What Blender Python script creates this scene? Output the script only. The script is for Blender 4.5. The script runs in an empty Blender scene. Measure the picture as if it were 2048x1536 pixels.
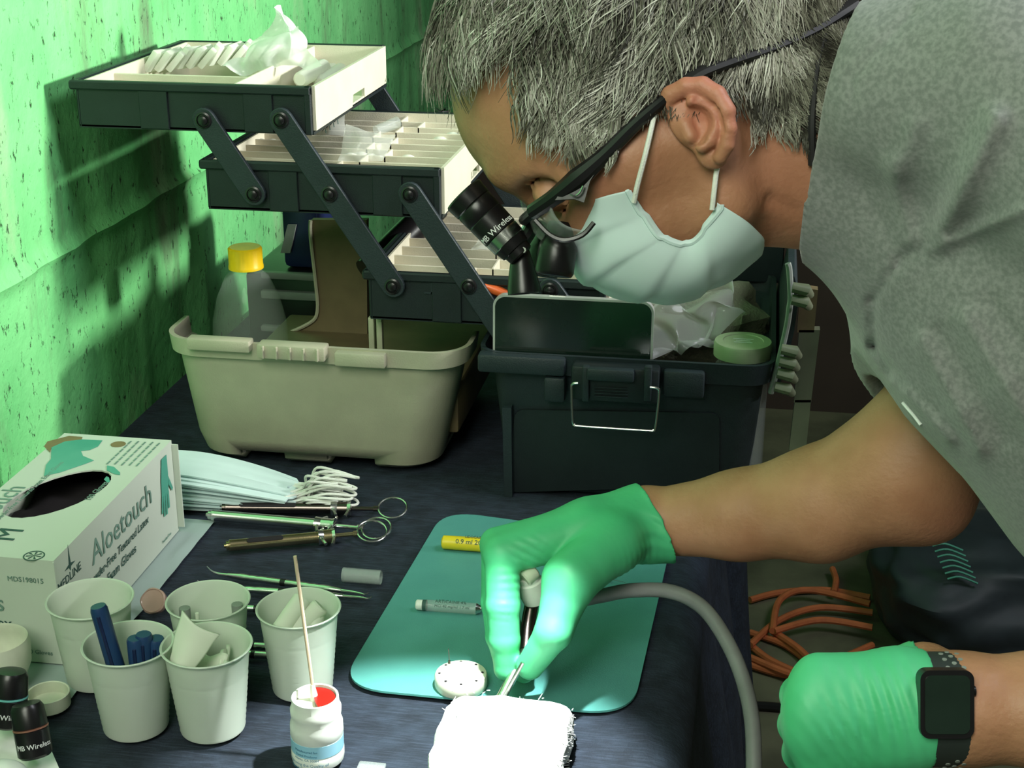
import bpy, bmesh, math, random
import numpy as np
from math import sin, cos, pi, radians, sqrt, atan2
from mathutils import Vector, Matrix, noise

random.seed(7)
rng = np.random.default_rng(7)
scene = bpy.context.scene
C = scene.collection

# ------------------------------------------------------------------ camera
F = 3000.0                      # focal length in pixels of the 2048 px wide frame
PITCH, YAW = radians(20.5), radians(9.5)
CAM = np.array([0.0, 0.0, 1.39])
T = 0.75                        # table height
fw = np.array([-sin(YAW) * cos(PITCH), cos(YAW) * cos(PITCH), -sin(PITCH)])
rt = np.array([cos(YAW), sin(YAW), 0.0])
upv = np.cross(rt, fw)
cd = bpy.data.cameras.new('camera')
cam = bpy.data.objects.new('camera', cd)
C.objects.link(cam)
cam.location = CAM
cam.rotation_euler = (pi / 2 - PITCH, 0, YAW)
cd.sensor_width = 36.0
cd.lens = F / 2048 * 36.0
cd.clip_start = 0.02
scene.camera = cam

# ------------------------------------------------------------------ light
scene.view_settings.view_transform = 'Standard'
scene.view_settings.look = 'None'
scene.view_settings.gamma = 1
scene.view_settings.exposure = 0.0
scene.view_settings.use_curve_mapping = False
w = bpy.data.worlds.new('world')
scene.world = w
w.use_nodes = True
w.node_tree.nodes['Background'].inputs[0].default_value = (0.62, 0.80, 0.62, 1)
w.node_tree.nodes['Background'].inputs[1].default_value = 0.10


def lamp(name, kind, loc, target, energy, color, **kw):
    l = bpy.data.lights.new(name, kind)
    l.energy = energy
    l.color = color
    for k, v in kw.items():
        setattr(l, k, v)
    o = bpy.data.objects.new(name, l)
    C.objects.link(o)
    o.location = loc
    o.rotation_euler = (Vector(target) - Vector(loc)).to_track_quat('-Z', 'Y').to_euler()
    return o


# room lamp to the right, behind the man
lamp('room_lamp', 'SPOT', (1.25, 1.45, 1.52), (-0.70, 1.62, 1.68), 285, (0.97, 1.0, 0.93), shadow_soft_size=0.10,
     spot_size=radians(74), spot_blend=1.0)
# soft fill light added above and behind the camera, no such source
lamp('front_fill', 'AREA', (-0.45, -0.6, 2.3), (-0.35, 1.2, 0.8), 38, (0.95, 1.0, 0.84), size=1.0)
# soft bluish area light from above on the right
lamp('upper_right_light', 'AREA', (1.0, 1.0, 2.5), (0.0, 1.1, 1.1), 20, (0.90, 0.92, 1.0), size=0.6)
# the headlamp clipped on the loupes, shining down on the gauze
lamp('loupe_headlamp', 'SPOT', (-0.1456, 0.916, 1.102), (-0.195, 0.866, 0.78), 24.0, (0.93, 1.0, 0.97),
     spot_size=radians(60), spot_blend=0.45, shadow_soft_size=0.006)


ORD = ['first', 'second', 'third', 'fourth', 'fifth', 'sixth', 'seventh', 'eighth', 'ninth', 'tenth', 'eleventh', 'twelfth', 'thirteenth', 'fourteenth']


# ------------------------------------------------------------------ placing helpers
def ray(px, py):
    return fw + rt * (px - 1024) / F + upv * (768 - py) / F


def P(px, py, d):
    return Vector(CAM + ray(px, py) * d)


def at(px, py, x=None, y=None, z=None):
    r = ray(px, py)
    i, v = [(i, v) for i, v in enumerate((x, y, z)) if v is not None][0]
    return Vector(CAM + r * ((v - CAM[i]) / r[i]))


# ------------------------------------------------------------------ materials
def rgb(c):
    return (c[0], c[1], c[2], 1)


def mat(name, col, rough=0.5, metal=0.0, col2=None, nscale=30.0, bump=0.0, bscale=200.0, spec=0.5,
        trans=0.0, sss=0.0, emit=None, ior=1.45, detail=4.0, alpha=1.0, sheen=0.0, coat=0.0):
    m = bpy.data.materials.new(name)
    m.use_nodes = True
    nt = m.node_tree
    b = nt.nodes['Principled BSDF']
    b.inputs['Base Color'].default_value = rgb(col)
    b.inputs['Roughness'].default_value = rough
    b.inputs['Metallic'].default_value = metal
    b.inputs['Specular IOR Level'].default_value = spec
    b.inputs['IOR'].default_value = ior
    if trans:
        b.inputs['Transmission Weight'].default_value = trans
    if sss:
        b.inputs['Subsurface Weight'].default_value = sss
        b.inputs['Subsurface Radius'].default_value = (0.01, 0.006, 0.004)
    if alpha < 1:
        b.inputs['Alpha'].default_value = alpha
    if sheen:
        b.inputs['Sheen Weight'].default_value = sheen
    if coat:
        b.inputs['Coat Weight'].default_value = coat
    if emit:
        b.inputs['Emission Color'].default_value = rgb(emit[0])
        b.inputs['Emission Strength'].default_value = emit[1]
    tc = nt.nodes.new('ShaderNodeTexCoord')
    if col2 is None:
        col2 = tuple(min(1, c * 0.82) for c in col)
    n = nt.nodes.new('ShaderNodeTexNoise')
    n.inputs['Scale'].default_value = nscale
    n.inputs['Detail'].default_value = detail
    nt.links.new(tc.outputs['Object'], n.inputs['Vector'])
    r = nt.nodes.new('ShaderNodeValToRGB')
    r.color_ramp.elements[0].position = 0.38
    r.color_ramp.elements[1].position = 0.62
    r.color_ramp.elements[0].color = rgb(col2)
    r.color_ramp.elements[1].color = rgb(col)
    nt.links.new(n.outputs['Fac'], r.inputs['Fac'])
    nt.links.new(r.outputs['Color'], b.inputs['Base Color'])
    if bump:
        n2 = nt.nodes.new('ShaderNodeTexNoise')
        n2.inputs['Scale'].default_value = bscale
        n2.inputs['Detail'].default_value = 3
        nt.links.new(tc.outputs['Object'], n2.inputs['Vector'])
        bp = nt.nodes.new('ShaderNodeBump')
        bp.inputs['Strength'].default_value = bump
        bp.inputs['Distance'].default_value = 0.002
        nt.links.new(n2.outputs['Fac'], bp.inputs['Height'])
        nt.links.new(bp.outputs['Normal'], b.inputs['Normal'])
    return m


def thin_mat(name, col, rough=0.3, trans_fac=0.35, clear=0.0):
    """thin plastic / paper: diffuse + translucent (+ see-through)"""
    m = bpy.data.materials.new(name)
    m.use_nodes = True
    nt = m.node_tree
    b = nt.nodes['Principled BSDF']
    out = nt.nodes['Material Output']
    b.inputs['Roughness'].default_value = rough
    tc = nt.nodes.new('ShaderNodeTexCoord')
    n = nt.nodes.new('ShaderNodeTexNoise')
    n.inputs['Scale'].default_value = 40
    nt.links.new(tc.outputs['Object'], n.inputs['Vector'])
    mx = nt.nodes.new('ShaderNodeMix')
    mx.data_type = 'RGBA'
    mx.inputs[6].default_value = rgb(col)
    mx.inputs[7].default_value = rgb(tuple(c * 0.93 for c in col))
    nt.links.new(n.outputs['Fac'], mx.inputs[0])
    nt.links.new(mx.outputs[2], b.inputs['Base Color'])
    t = nt.nodes.new('ShaderNodeBsdfTranslucent')
    nt.links.new(mx.outputs[2], t.inputs['Color'])
    ms = nt.nodes.new('ShaderNodeMixShader')
    ms.inputs[0].default_value = trans_fac
    nt.links.new(b.outputs[0], ms.inputs[1])
    nt.links.new(t.outputs[0], ms.inputs[2])
    last = ms
    if clear:
        tr = nt.nodes.new('ShaderNodeBsdfTransparent')
        m2 = nt.nodes.new('ShaderNodeMixShader')
        m2.inputs[0].default_value = clear
        nt.links.new(ms.outputs[0], m2.inputs[1])
        nt.links.new(tr.outputs[0], m2.inputs[2])
        last = m2
    nt.links.new(last.outputs[0], out.inputs['Surface'])
    return m


M = {}
M['black'] = mat('black_plastic', (0.011, 0.017, 0.019), 0.45, bump=0.12, bscale=900, col2=(0.009, 0.014, 0.016))
M['black2'] = mat('black_metal', (0.008, 0.007, 0.008), 0.3, bump=0.03)
M['darkbox'] = mat('charcoal_plastic', (0.017, 0.026, 0.031), 0.5, bump=0.2, bscale=700, col2=(0.014, 0.022, 0.026))
M['cream'] = mat('cream_plastic', (0.62, 0.58, 0.46), 0.45, bump=0.12, bscale=700, col2=(0.58, 0.54, 0.43))
M['beige'] = mat('beige_plastic', (0.43, 0.41, 0.30), 0.5, bump=0.15, bscale=600, col2=(0.40, 0.38, 0.28))
M['tan'] = mat('tan_and_shaded_plastic', (0.16, 0.12, 0.06), 0.55)
M['steel'] = mat('polished_steel', (0.62, 0.63, 0.60), 0.22, 1.0, col2=(0.55, 0.55, 0.52))
M['dsteel'] = mat('dark_steel', (0.16, 0.13, 0.12), 0.25, 1.0)
M['silver'] = mat('satin_silver', (0.55, 0.55, 0.52), 0.35, 0.35)
M['brass'] = mat('worn_brass', (0.55, 0.45, 0.25), 0.25, 1.0)
M['white'] = mat('white_plastic', (0.78, 0.80, 0.74), 0.4, sss=0.0)
M['ivory'] = mat('ivory_plastic', (0.70, 0.72, 0.58), 0.4)
M['paper'] = mat('white_card', (0.52, 0.57, 0.49), 0.7, col2=(0.49, 0.54, 0.46), nscale=8)
M['print'] = mat('dark_print', (0.035, 0.09, 0.075), 0.7)
M['printl'] = mat('pale_print', (0.16, 0.27, 0.22), 0.7)
M['printg'] = mat('glove_print', (0.06, 0.30, 0.22), 0.6, col2=(0.10, 0.36, 0.27), nscale=14)
M['printb'] = mat('brown_print', (0.22, 0.17, 0.08), 0.6)
M['whiteprint'] = mat('white_print', (0.8, 0.8, 0.8), 0.6)
M['hole'] = mat('inside_shade', (0.012, 0.009, 0.011), 0.9)  # near-black colour in place of the shade inside openings and holes
M['glove'] = mat('green_latex', (0.08, 0.48, 0.23), 0.52, sss=0.08, col2=(0.06, 0.43, 0.19), bump=0.25, bscale=60, nscale=18)
M['mat'] = mat('teal_rubber', (0.085, 0.30, 0.27), 0.55, col2=(0.078, 0.28, 0.255), bump=0.15, bscale=900)
M['yellow'] = mat('yellow_plastic', (0.78, 0.60, 0.02), 0.4)
M['ycap'] = mat('yellow_cap', (0.85, 0.55, 0.01), 0.35)
M['red'] = mat('red_liquid', (0.26, 0.008, 0.006), 0.2)
M['orange'] = mat('orange_rubber', (0.60, 0.16, 0.06), 0.5)
M['orangep'] = mat('orange_plastic', (0.75, 0.13, 0.03), 0.3)
M['blue'] = mat('blue_plastic', (0.015, 0.045, 0.13), 0.35)
M['navy'] = mat('navy_plastic', (0.010, 0.018, 0.07), 0.4)
M['hose'] = mat('grey_rubber', (0.17, 0.17, 0.17), 0.5, bump=0.1)
M['wood'] = mat('pale_wood', (0.60, 0.47, 0.33), 0.6)
M['gauze'] = mat('white_gauze', (0.9, 0.9, 0.88), 0.9, bump=0.8, bscale=500)
M['maskblue'] = thin_mat('mask_blue', (0.76, 0.90, 0.90), 0.9, 0.25)
M['loop'] = mat('white_elastic', (0.80, 0.80, 0.74), 0.8, bump=0.3, bscale=900)
M['cup'] = thin_mat('cup_plastic', (0.74, 0.80, 0.70), 0.35, 0.3)
M['gz2'] = thin_mat('thin_gauze', (0.86, 0.88, 0.78), 0.9, 0.35)
M['bag'] = thin_mat('clear_bag', (0.70, 0.73, 0.68), 0.12, 0.2, 0.62)
M['film'] = thin_mat('cloudy_film', (0.85, 0.88, 0.84), 0.2, 0.35, 0.22)
M['clear'] = thin_mat('clear_plastic', (0.55, 0.60, 0.58), 0.15, 0.1, 0.72)
M['screen'] = mat('phone_glass', (0.010, 0.020, 0.015), 0.12, spec=0.6)
M['wscreen'] = mat('watch_glass', (0.012, 0.022, 0.016), 0.12, spec=0.6)
M['rubber'] = mat('black_rubber', (0.022, 0.030, 0.028), 0.6)
M['grey'] = mat('grey_plastic', (0.22, 0.24, 0.22), 0.5)
M['olive'] = mat('olive_plastic', (0.14, 0.155, 0.10), 0.4)
M['floorbag'] = mat('shiny_dark_bag', (0.030, 0.038, 0.048), 0.55, bump=0.4, bscale=15)
M['jarlid'] = mat('jar_lid', (0.42, 0.47, 0.30), 0.4)
M['copper'] = mat('copper_ring', (0.50, 0.22, 0.16), 0.35, 0.6)
M['glowteal'] = mat('teal_ring', (0.15, 0.45, 0.42), 0.35)
M['led'] = mat('blue_led', (0.01, 0.01, 0.5), 0.4, emit=((0.02, 0.02, 1.0), 2.0))
M['lens'] = mat('clear_lens', (0.9, 0.95, 0.92), 0.05, trans=1.0, ior=1.3)
M['pink'] = mat('pink_glass', (0.42, 0.27, 0.22), 0.25)
M['skincord'] = mat('black_cord', (0.010, 0.009, 0.010), 0.6)


def skin_mat():
    m = mat('skin', (0.42, 0.205, 0.115), 0.52, sss=0.10, bump=0.25, bscale=260, nscale=22, detail=6)
    nt = m.node_tree
    b = nt.nodes['Principled BSDF']
    ramp = [n for n in nt.nodes if n.type == 'VALTORGB'][0]
    ramp.color_ramp.elements[0].color = (0.34, 0.155, 0.082, 1)
    at_ = nt.nodes.new('ShaderNodeAttribute')
    at_.attribute_name = 'tint'
    mx = nt.nodes.new('ShaderNodeMix')
    mx.data_type = 'RGBA'
    mx.inputs[7].default_value = (0.50, 0.17, 0.12, 1)
    nt.links.new(at_.outputs['Fac'], mx.inputs[0])
    nt.links.new(ramp.outputs['Color'], mx.inputs[6])
    nt.links.new(mx.outputs[2], b.inputs['Base Color'])
    return m


M['skin'] = skin_mat()


def shirt_mat():
    m = mat('heather_grey_jersey', (0.235, 0.240, 0.232), 0.95, col2=(0.160, 0.170, 0.162), nscale=330, bump=0.35,
            bscale=16, detail=6, sheen=0.3)
    bp = [n for n in m.node_tree.nodes if n.type == 'BUMP'][0]
    bp.inputs['Distance'].default_value = 0.012
    return m


M['shirt'] = shirt_mat()


def hair_mat():
    m = mat('grey_hair', (0.4, 0.4, 0.38), 0.45)
    nt = m.node_tree
    b = nt.nodes['Principled BSDF']
    a = nt.nodes.new('ShaderNodeAttribute')
    a.attribute_name = 'shade'
    r = nt.nodes.new('ShaderNodeValToRGB')
    r.color_ramp.elements[0].color = (0.035, 0.032, 0.025, 1)
    r.color_ramp.elements[1].color = (0.66, 0.64, 0.58, 1)
    e = r.color_ramp.elements.new(0.5)
    e.color = (0.26, 0.25, 0.20, 1)
    nt.links.new(a.outputs['Fac'], r.inputs['Fac'])
    nt.links.new(r.outputs['Color'], b.inputs['Base Color'])
    return m


M['hair'] = hair_mat()
M['scalp_shade'] = mat('hair_shadow', (0.10, 0.095, 0.075), 0.9, bump=0.6, bscale=400)


def wall_mat():
    m = bpy.data.materials.new('green_painted_concrete')
    m.use_nodes = True
    nt = m.node_tree
    b = nt.nodes['Principled BSDF']
    b.inputs['Roughness'].default_value = 0.62
    tc = nt.nodes.new('ShaderNodeTexCoord')

    def nz(scale, detail=5, stretch=None, rough=0.6):
        n = nt.nodes.new('ShaderNodeTexNoise')
        n.inputs['Scale'].default_value = scale
        n.inputs['Detail'].default_value = detail
        n.inputs['Roughness'].default_value = rough
        if stretch:
            mp = nt.nodes.new('ShaderNodeMapping')
            mp.inputs['Scale'].default_value = stretch
            nt.links.new(tc.outputs['Object'], mp.inputs['Vector'])
            nt.links.new(mp.outputs[0], n.inputs['Vector'])
        else:
            nt.links.new(tc.outputs['Object'], n.inputs['Vector'])
        return n

    def ramp(src, p0, p1, c0=(0, 0, 0, 1), c1=(1, 1, 1, 1)):
        r = nt.nodes.new('ShaderNodeValToRGB')
        r.color_ramp.elements[0].position = p0
        r.color_ramp.elements[1].position = p1
        r.color_ramp.elements[0].color = c0
        r.color_ramp.elements[1].color = c1
        nt.links.new(src.outputs['Fac'], r.inputs['Fac'])
        return r

    def mix(fac, a, bb):
        x = nt.nodes.new('ShaderNodeMix')
        x.data_type = 'RGBA'
        nt.links.new(fac, x.inputs[0])
        for s, v in ((6, a), (7, bb)):
            if isinstance(v, tuple):
                x.inputs[s].default_value = v
            else:
                nt.links.new(v, x.inputs[s])
        return x.outputs[2]
    base = ramp(nz(6, 4), 0.35, 0.65, (0.15, 0.56, 0.19, 1), (0.23, 0.70, 0.26, 1)).outputs['Color']
    c = mix(ramp(nz(9, 6, (1, 1, 0.35)), 0.55, 0.72).outputs['Color'], base, (0.36, 0.55, 0.30, 1))
    c = mix(ramp(nz(4.5, 8, (1, 1.8, 0.45), 0.7), 0.54, 0.74).outputs['Color'], c, (0.13, 0.17, 0.10, 1))
    pits = ramp(nz(85, 4, (1, 1.3, 0.6), 0.75), 0.60, 0.67)
    c = mix(pits.outputs['Color'], c, (0.02, 0.07, 0.02, 1))
    pits2 = ramp(nz(38, 5, (1, 1.6, 0.35), 0.8), 0.665, 0.70)
    c = mix(pits2.outputs['Color'], c, (0.02, 0.06, 0.02, 1))
    nt.links.new(c, b.inputs['Base Color'])
    bp = nt.nodes.new('ShaderNodeBump')
    bp.inputs['Strength'].default_value = 0.5
    bp.inputs['Distance'].default_value = 0.004
    nt.links.new(nz(60, 6).outputs['Fac'], bp.inputs['Height'])
    bp2 = nt.nodes.new('ShaderNodeBump')
    bp2.invert = True
    bp2.inputs['Strength'].default_value = 0.6
    bp2.inputs['Distance'].default_value = 0.003
    nt.links.new(pits.outputs['Color'], bp2.inputs['Height'])
    nt.links.new(bp.outputs['Normal'], bp2.inputs['Normal'])
    nt.links.new(bp2.outputs['Normal'], b.inputs['Normal'])
    return m


M['wall'] = wall_mat()
M['floor'] = mat('dusty_concrete_floor', (0.16, 0.15, 0.095), 0.8, col2=(0.09, 0.085, 0.055), nscale=6, bump=0.5, bscale=60)
M['backwall'] = mat('dark_brown_wall', (0.050, 0.032, 0.026), 0.9, nscale=5)


def cloth_mat():
    m = mat('dark_blue_cloth', (0.012, 0.019, 0.032), 0.9, col2=(0.006, 0.010, 0.018), nscale=50, bump=0.4, bscale=400,
            sheen=0.0)
    nt = m.node_tree
    b = nt.nodes['Principled BSDF']
    tc = [n for n in nt.nodes if n.type == 'TEX_COORD'][0]
    for sc in ((1, 8, 8), (8, 1, 8)):
        pass
    wv = nt.nodes.new('ShaderNodeTexNoise')
    mp = nt.nodes.new('ShaderNodeMapping')
    mp.inputs['Scale'].default_value = (60, 900, 200)
    nt.links.new(tc.outputs['Object'], mp.inputs['Vector'])
    nt.links.new(mp.outputs[0], wv.inputs['Vector'])
    wv.inputs['Scale'].default_value = 1.0
    mx = nt.nodes.new('ShaderNodeMix')
    mx.data_type = 'RGBA'
    mx.blend_type = 'ADD'
    r = nt.nodes.new('ShaderNodeValToRGB')
    r.color_ramp.elements[0].position = 0.45
    r.color_ramp.elements[1].position = 0.75
    r.color_ramp.elements[0].color = (0, 0, 0, 1)
    r.color_ramp.elements[1].color = (0.016, 0.021, 0.032, 1)
    nt.links.new(wv.outputs['Fac'], r.inputs['Fac'])
    ramp = [n for n in nt.nodes if n.type == 'VALTORGB'][0]
    mx.inputs[0].default_value = 1.0
    nt.links.new(ramp.outputs['Color'], mx.inputs[6])
    nt.links.new(r.outputs['Color'], mx.inputs[7])
    nt.links.new(mx.outputs[2], b.inputs['Base Color'])
    return m


M['cloth'] = cloth_mat()

# ------------------------------------------------------------------ object helpers
ORG = {}


def tag(o, label=None, cat=None, group=None, kind=None):
    if label:
        o['label'] = label
    if cat:
        o['category'] = cat
    if group:
        o['group'] = group
    if kind:
        o['kind'] = kind
    return o


def thing(name, label, cat, loc=(0, 0, 0), group=None):
    o = bpy.data.objects.new(name, None)
    o.empty_display_size = 0.02
    C.objects.link(o)
    o.location = loc
    ORG[o.name] = Vector(loc)
    return tag(o, label, cat, group)


def obj(name, bm, m, parent=None, smooth=True, org=None, angle=None):
    """bm (bmesh or mesh) in world coordinates; shifted so its origin is the thing's base"""
    if isinstance(bm, bmesh.types.BMesh):
        me = bpy.data.meshes.new(name)
        bmesh.ops.recalc_face_normals(bm, faces=bm.faces)
        bm.to_mesh(me)
        bm.free()
    else:
        me = bm
        me.name = name
    o = bpy.data.objects.new(name, me)
    C.objects.link(o)
    L = ORG[parent.name] if parent else Vector(org or (0, 0, 0))
    if L.length:
        me.transform(Matrix.Translation(-L))
    if parent:
        o.parent = parent
    else:
        o.location = L
    ORG[o.name] = L
    me.materials.append(m)
    if smooth:
        me.polygons.foreach_set('use_smooth', [True] * len(me.polygons))
        try:
            me.set_sharp_from_angle(angle=angle or radians(35))
        except Exception:
            pass
    return o


def single(name, bm, m, label, cat, org, group=None, kind=None, smooth=True):
    o = obj(name, bm, m, None, smooth, org)
    return tag(o, label, cat, group, kind)


def copy_tree(o, parent=None):
    c = o.copy()
    C.objects.link(c)
    if parent:
        c.parent = parent
    ORG[c.name] = ORG.get(o.name, Vector((0, 0, 0)))
    for ch in list(o.children):
        copy_tree(ch, c)
    return c


def nb():
    return bmesh.new()


def box(bm, lo, hi, bev=0.0, seg=2, mtx=None):
    r = bmesh.ops.create_cube(bm, size=1.0)
    vs = r['verts']
    c = [(a + b) / 2 for a, b in zip(lo, hi)]
    s = [abs(b - a) for a, b in zip(lo, hi)]
    for v in vs:
        v.co = Vector((c[0] + v.co.x * s[0], c[1] + v.co.y * s[1], c[2] + v.co.z * s[2]))
    if bev:
        es = list({e for v in vs for e in v.link_edges})
        g = bmesh.ops.bevel(bm, geom=es, offset=bev, segments=seg, affect='EDGES', profile=0.5)
        vs = list({v for f in g['faces'] for v in f.verts} | {v for v in vs if v.is_valid})
    if mtx:
        for v in vs:
            v.co = mtx @ v.co
    return vs


def frame(d):
    d = Vector(d).normalized()
    a = Vector((0, 0, 1)) if abs(d.z) < 0.9 else Vector((1, 0, 0))
    u = d.cross(a).normalized()
    return u, d.cross(u).normalized(), d


def tube(bm, pts, r, n=10, cap=True, closed=False, flat=1.0):
    """swept tube; r scalar or list"""
    pts = [Vector(p) for p in pts]
    k = len(pts)
    rs = r if isinstance(r, (list, tuple)) else [r] * k
    rings = []
    u = None
    for i, p in enumerate(pts):
        if closed:
            d = pts[(i + 1) % k] - pts[i - 1]
        else:
            d = pts[min(i + 1, k - 1)] - pts[max(i - 1, 0)]
        d.normalize()
        if u is None:
            u = frame(d)[0]
        u = (u - d * u.dot(d))
        if u.length < 1e-6:
            u = frame(d)[0]
        u.normalize()
        v = d.cross(u)
        rings.append([bm.verts.new(p + u * cos(2 * pi * j / n) * rs[i] + v * sin(2 * pi * j / n) * rs[i] * flat)
                      for j in range(n)])
    m = k if closed else k - 1
    for i in range(m):
        a, b = rings[i], rings[(i + 1) % k]
        for j in range(n):
            bm.faces.new((a[j], a[(j + 1) % n], b[(j + 1) % n], b[j]))
    if cap and not closed:
        bm.faces.new(rings[0][::-1])
        bm.faces.new(rings[-1])
    return rings


def lathe(bm, prof, o, axis=(0, 0, 1), n=40, cap=True, mod=None):
    """prof: list of (radius, height along axis)"""
    o = Vector(o)
    u, v, d = frame(axis)
    rings = []
    for (r, h) in prof:
        ring = []
        for j in range(n):
            a = 2 * pi * j / n
            rr = r * (mod(a, h) if mod else 1)
            ring.append(bm.verts.new(o + d * h + u * cos(a) * rr + v * sin(a) * rr))
        rings.append(ring)
    for a, b in zip(rings, rings[1:]):
        for j in range(n):
            bm.faces.new((a[j], a[(j + 1) % n], b[(j + 1) % n], b[j]))
    if cap:
        if prof[0][0] > 1e-5:
            bm.faces.new(rings[0][::-1])
        if prof[-1][0] > 1e-5:
            bm.faces.new(rings[-1])
    bmesh.ops.remove_doubles(bm, verts=bm.verts, dist=1e-7)


def prism(bm, pts, h):
    """pts: planar loop of 3D points, extruded by vector h"""
    h = Vector(h)
    a = [bm.verts.new(Vector(p)) for p in pts]
    b = [bm.verts.new(Vector(p) + h) for p in pts]
    bm.faces.new(a[::-1])
    bm.faces.new(b)
    n = len(a)
    for i in range(n):
        bm.faces.new((a[i], a[(i + 1) % n], b[(i + 1) % n], b[i]))


def rrect(x0, x1, y0, y1, r, n=6):
    out = []
    for cx, cy, a0 in ((x1 - r, y1 - r, 0), (x0 + r, y1 - r, 90), (x0 + r, y0 + r, 180), (x1 - r, y0 + r, 270)):
        for i in range(n + 1):
            a = radians(a0 + 90 * i / n)
            out.append((cx + r * cos(a), cy + r * sin(a)))
    return out


def rpoly(corners, r, n=8):
    """rounded polygon (2D or 3D corner Vectors)"""
    out = []
    k = len(corners)
    for i in range(k):
        p, a, b = Vector(corners[i]), Vector(corners[i - 1]), Vector(corners[(i + 1) % k])
        rr = r[i] if isinstance(r, (list, tuple)) else r
        s = p + (a - p).normalized() * rr
        e = p + (b - p).normalized() * rr
        for j in range(n + 1):
            t = j / n
            out.append(s * (1 - t) ** 2 + p * 2 * t * (1 - t) + e * t * t)
    return out


def tub(bm, secs, wall, floor_t=0.004, n=6):
    """open-top tub. secs: (z,x0,x1,y0,y1,r) bottom to top"""
    loops = []
    for (z, x0, x1, y0, y1, r) in secs:
        loops.append([bm.verts.new((x, y, z)) for x, y in rrect(x0, x1, y0, y1, r, n)])
    inner = []
    for k, (z, x0, x1, y0, y1, r) in enumerate(secs[::-1]):
        zz = z if k < len(secs) - 1 else z + floor_t
        inner.append([bm.verts.new((x, y, zz)) for x, y in
                      rrect(x0 + wall, x1 - wall, y0 + wall, y1 - wall, max(r - wall, 0.001), n)])
    allr = loops + inner
    for a, b in zip(allr, allr[1:]):
        m = len(a)
        for j in range(m):
            bm.faces.new((a[j], a[(j + 1) % m], b[(j + 1) % m], b[j]))
    bm.faces.new(loops[0][::-1])
    bm.faces.new(inner[-1])


def smoothpath(pts, k=6, closed=False):
    pts = [Vector(p) for p in pts]
    n = len(pts)
    out = []
    m = n if closed else n - 1
    for i in range(m):
        g = (lambda j: pts[j % n]) if closed else (lambda j: pts[max(0, min(n - 1, j))])
        p0, p1, p2, p3 = g(i - 1), g(i), g(i + 1), g(i + 2)
        for s in range(k):
            t = s / k
            out.append(0.5 * ((2 * p1) + (p2 - p0) * t + (2 * p0 - 5 * p1 + 4 * p2 - p3) * t * t +
                              (3 * p1 - p0 - 3 * p2 + p3) * t ** 3))
    if not closed:
        out.append(pts[-1])
    return out


def text(name, s, size, org, xdir, ydir, m, parent, bend=None, ext=0.00015, align='LEFT', shear=0.0):
    """flat printed lettering: origin, writing direction, up direction (world vectors)"""
    cu = bpy.data.curves.new(name, 'FONT')
    cu.body = s
    cu.size = size
    cu.shear = shear
    cu.align_x = align
    cu.extrude = ext
    cu.resolution_u = 2
    tmp = bpy.data.objects.new(name + '_tmp', cu)
    C.objects.link(tmp)
    dg = bpy.context.evaluated_depsgraph_get()
    me = bpy.data.meshes.new_from_object(tmp.evaluated_get(dg))
    bpy.data.objects.remove(tmp)
    x = Vector(xdir).normalized()
    y = Vector(ydir).normalized()
    z = x.cross(y).normalized()
    if bend:
        for v in me.vertices:
            v.co = bend(v.co)
    else:
        mt = Matrix((x, y, z)).transposed().to_4x4()
        mt.translation = Vector(org)
        me.transform(mt)
    return obj(name, me, m, parent, smooth=False)


def modapply(o, mods):
    """mods: list of (type, dict); bakes them into the mesh"""
    for ty, kw in mods:
        md = o.modifiers.new(ty, ty)
        for k, v in kw.items():
            setattr(md, k, v)
    dg = bpy.context.evaluated_depsgraph_get()
    me = bpy.data.meshes.new_from_object(o.evaluated_get(dg))
    o.modifiers.clear()
    old = o.data
    o.data = me
    me.name = old.name
    return o


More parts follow.
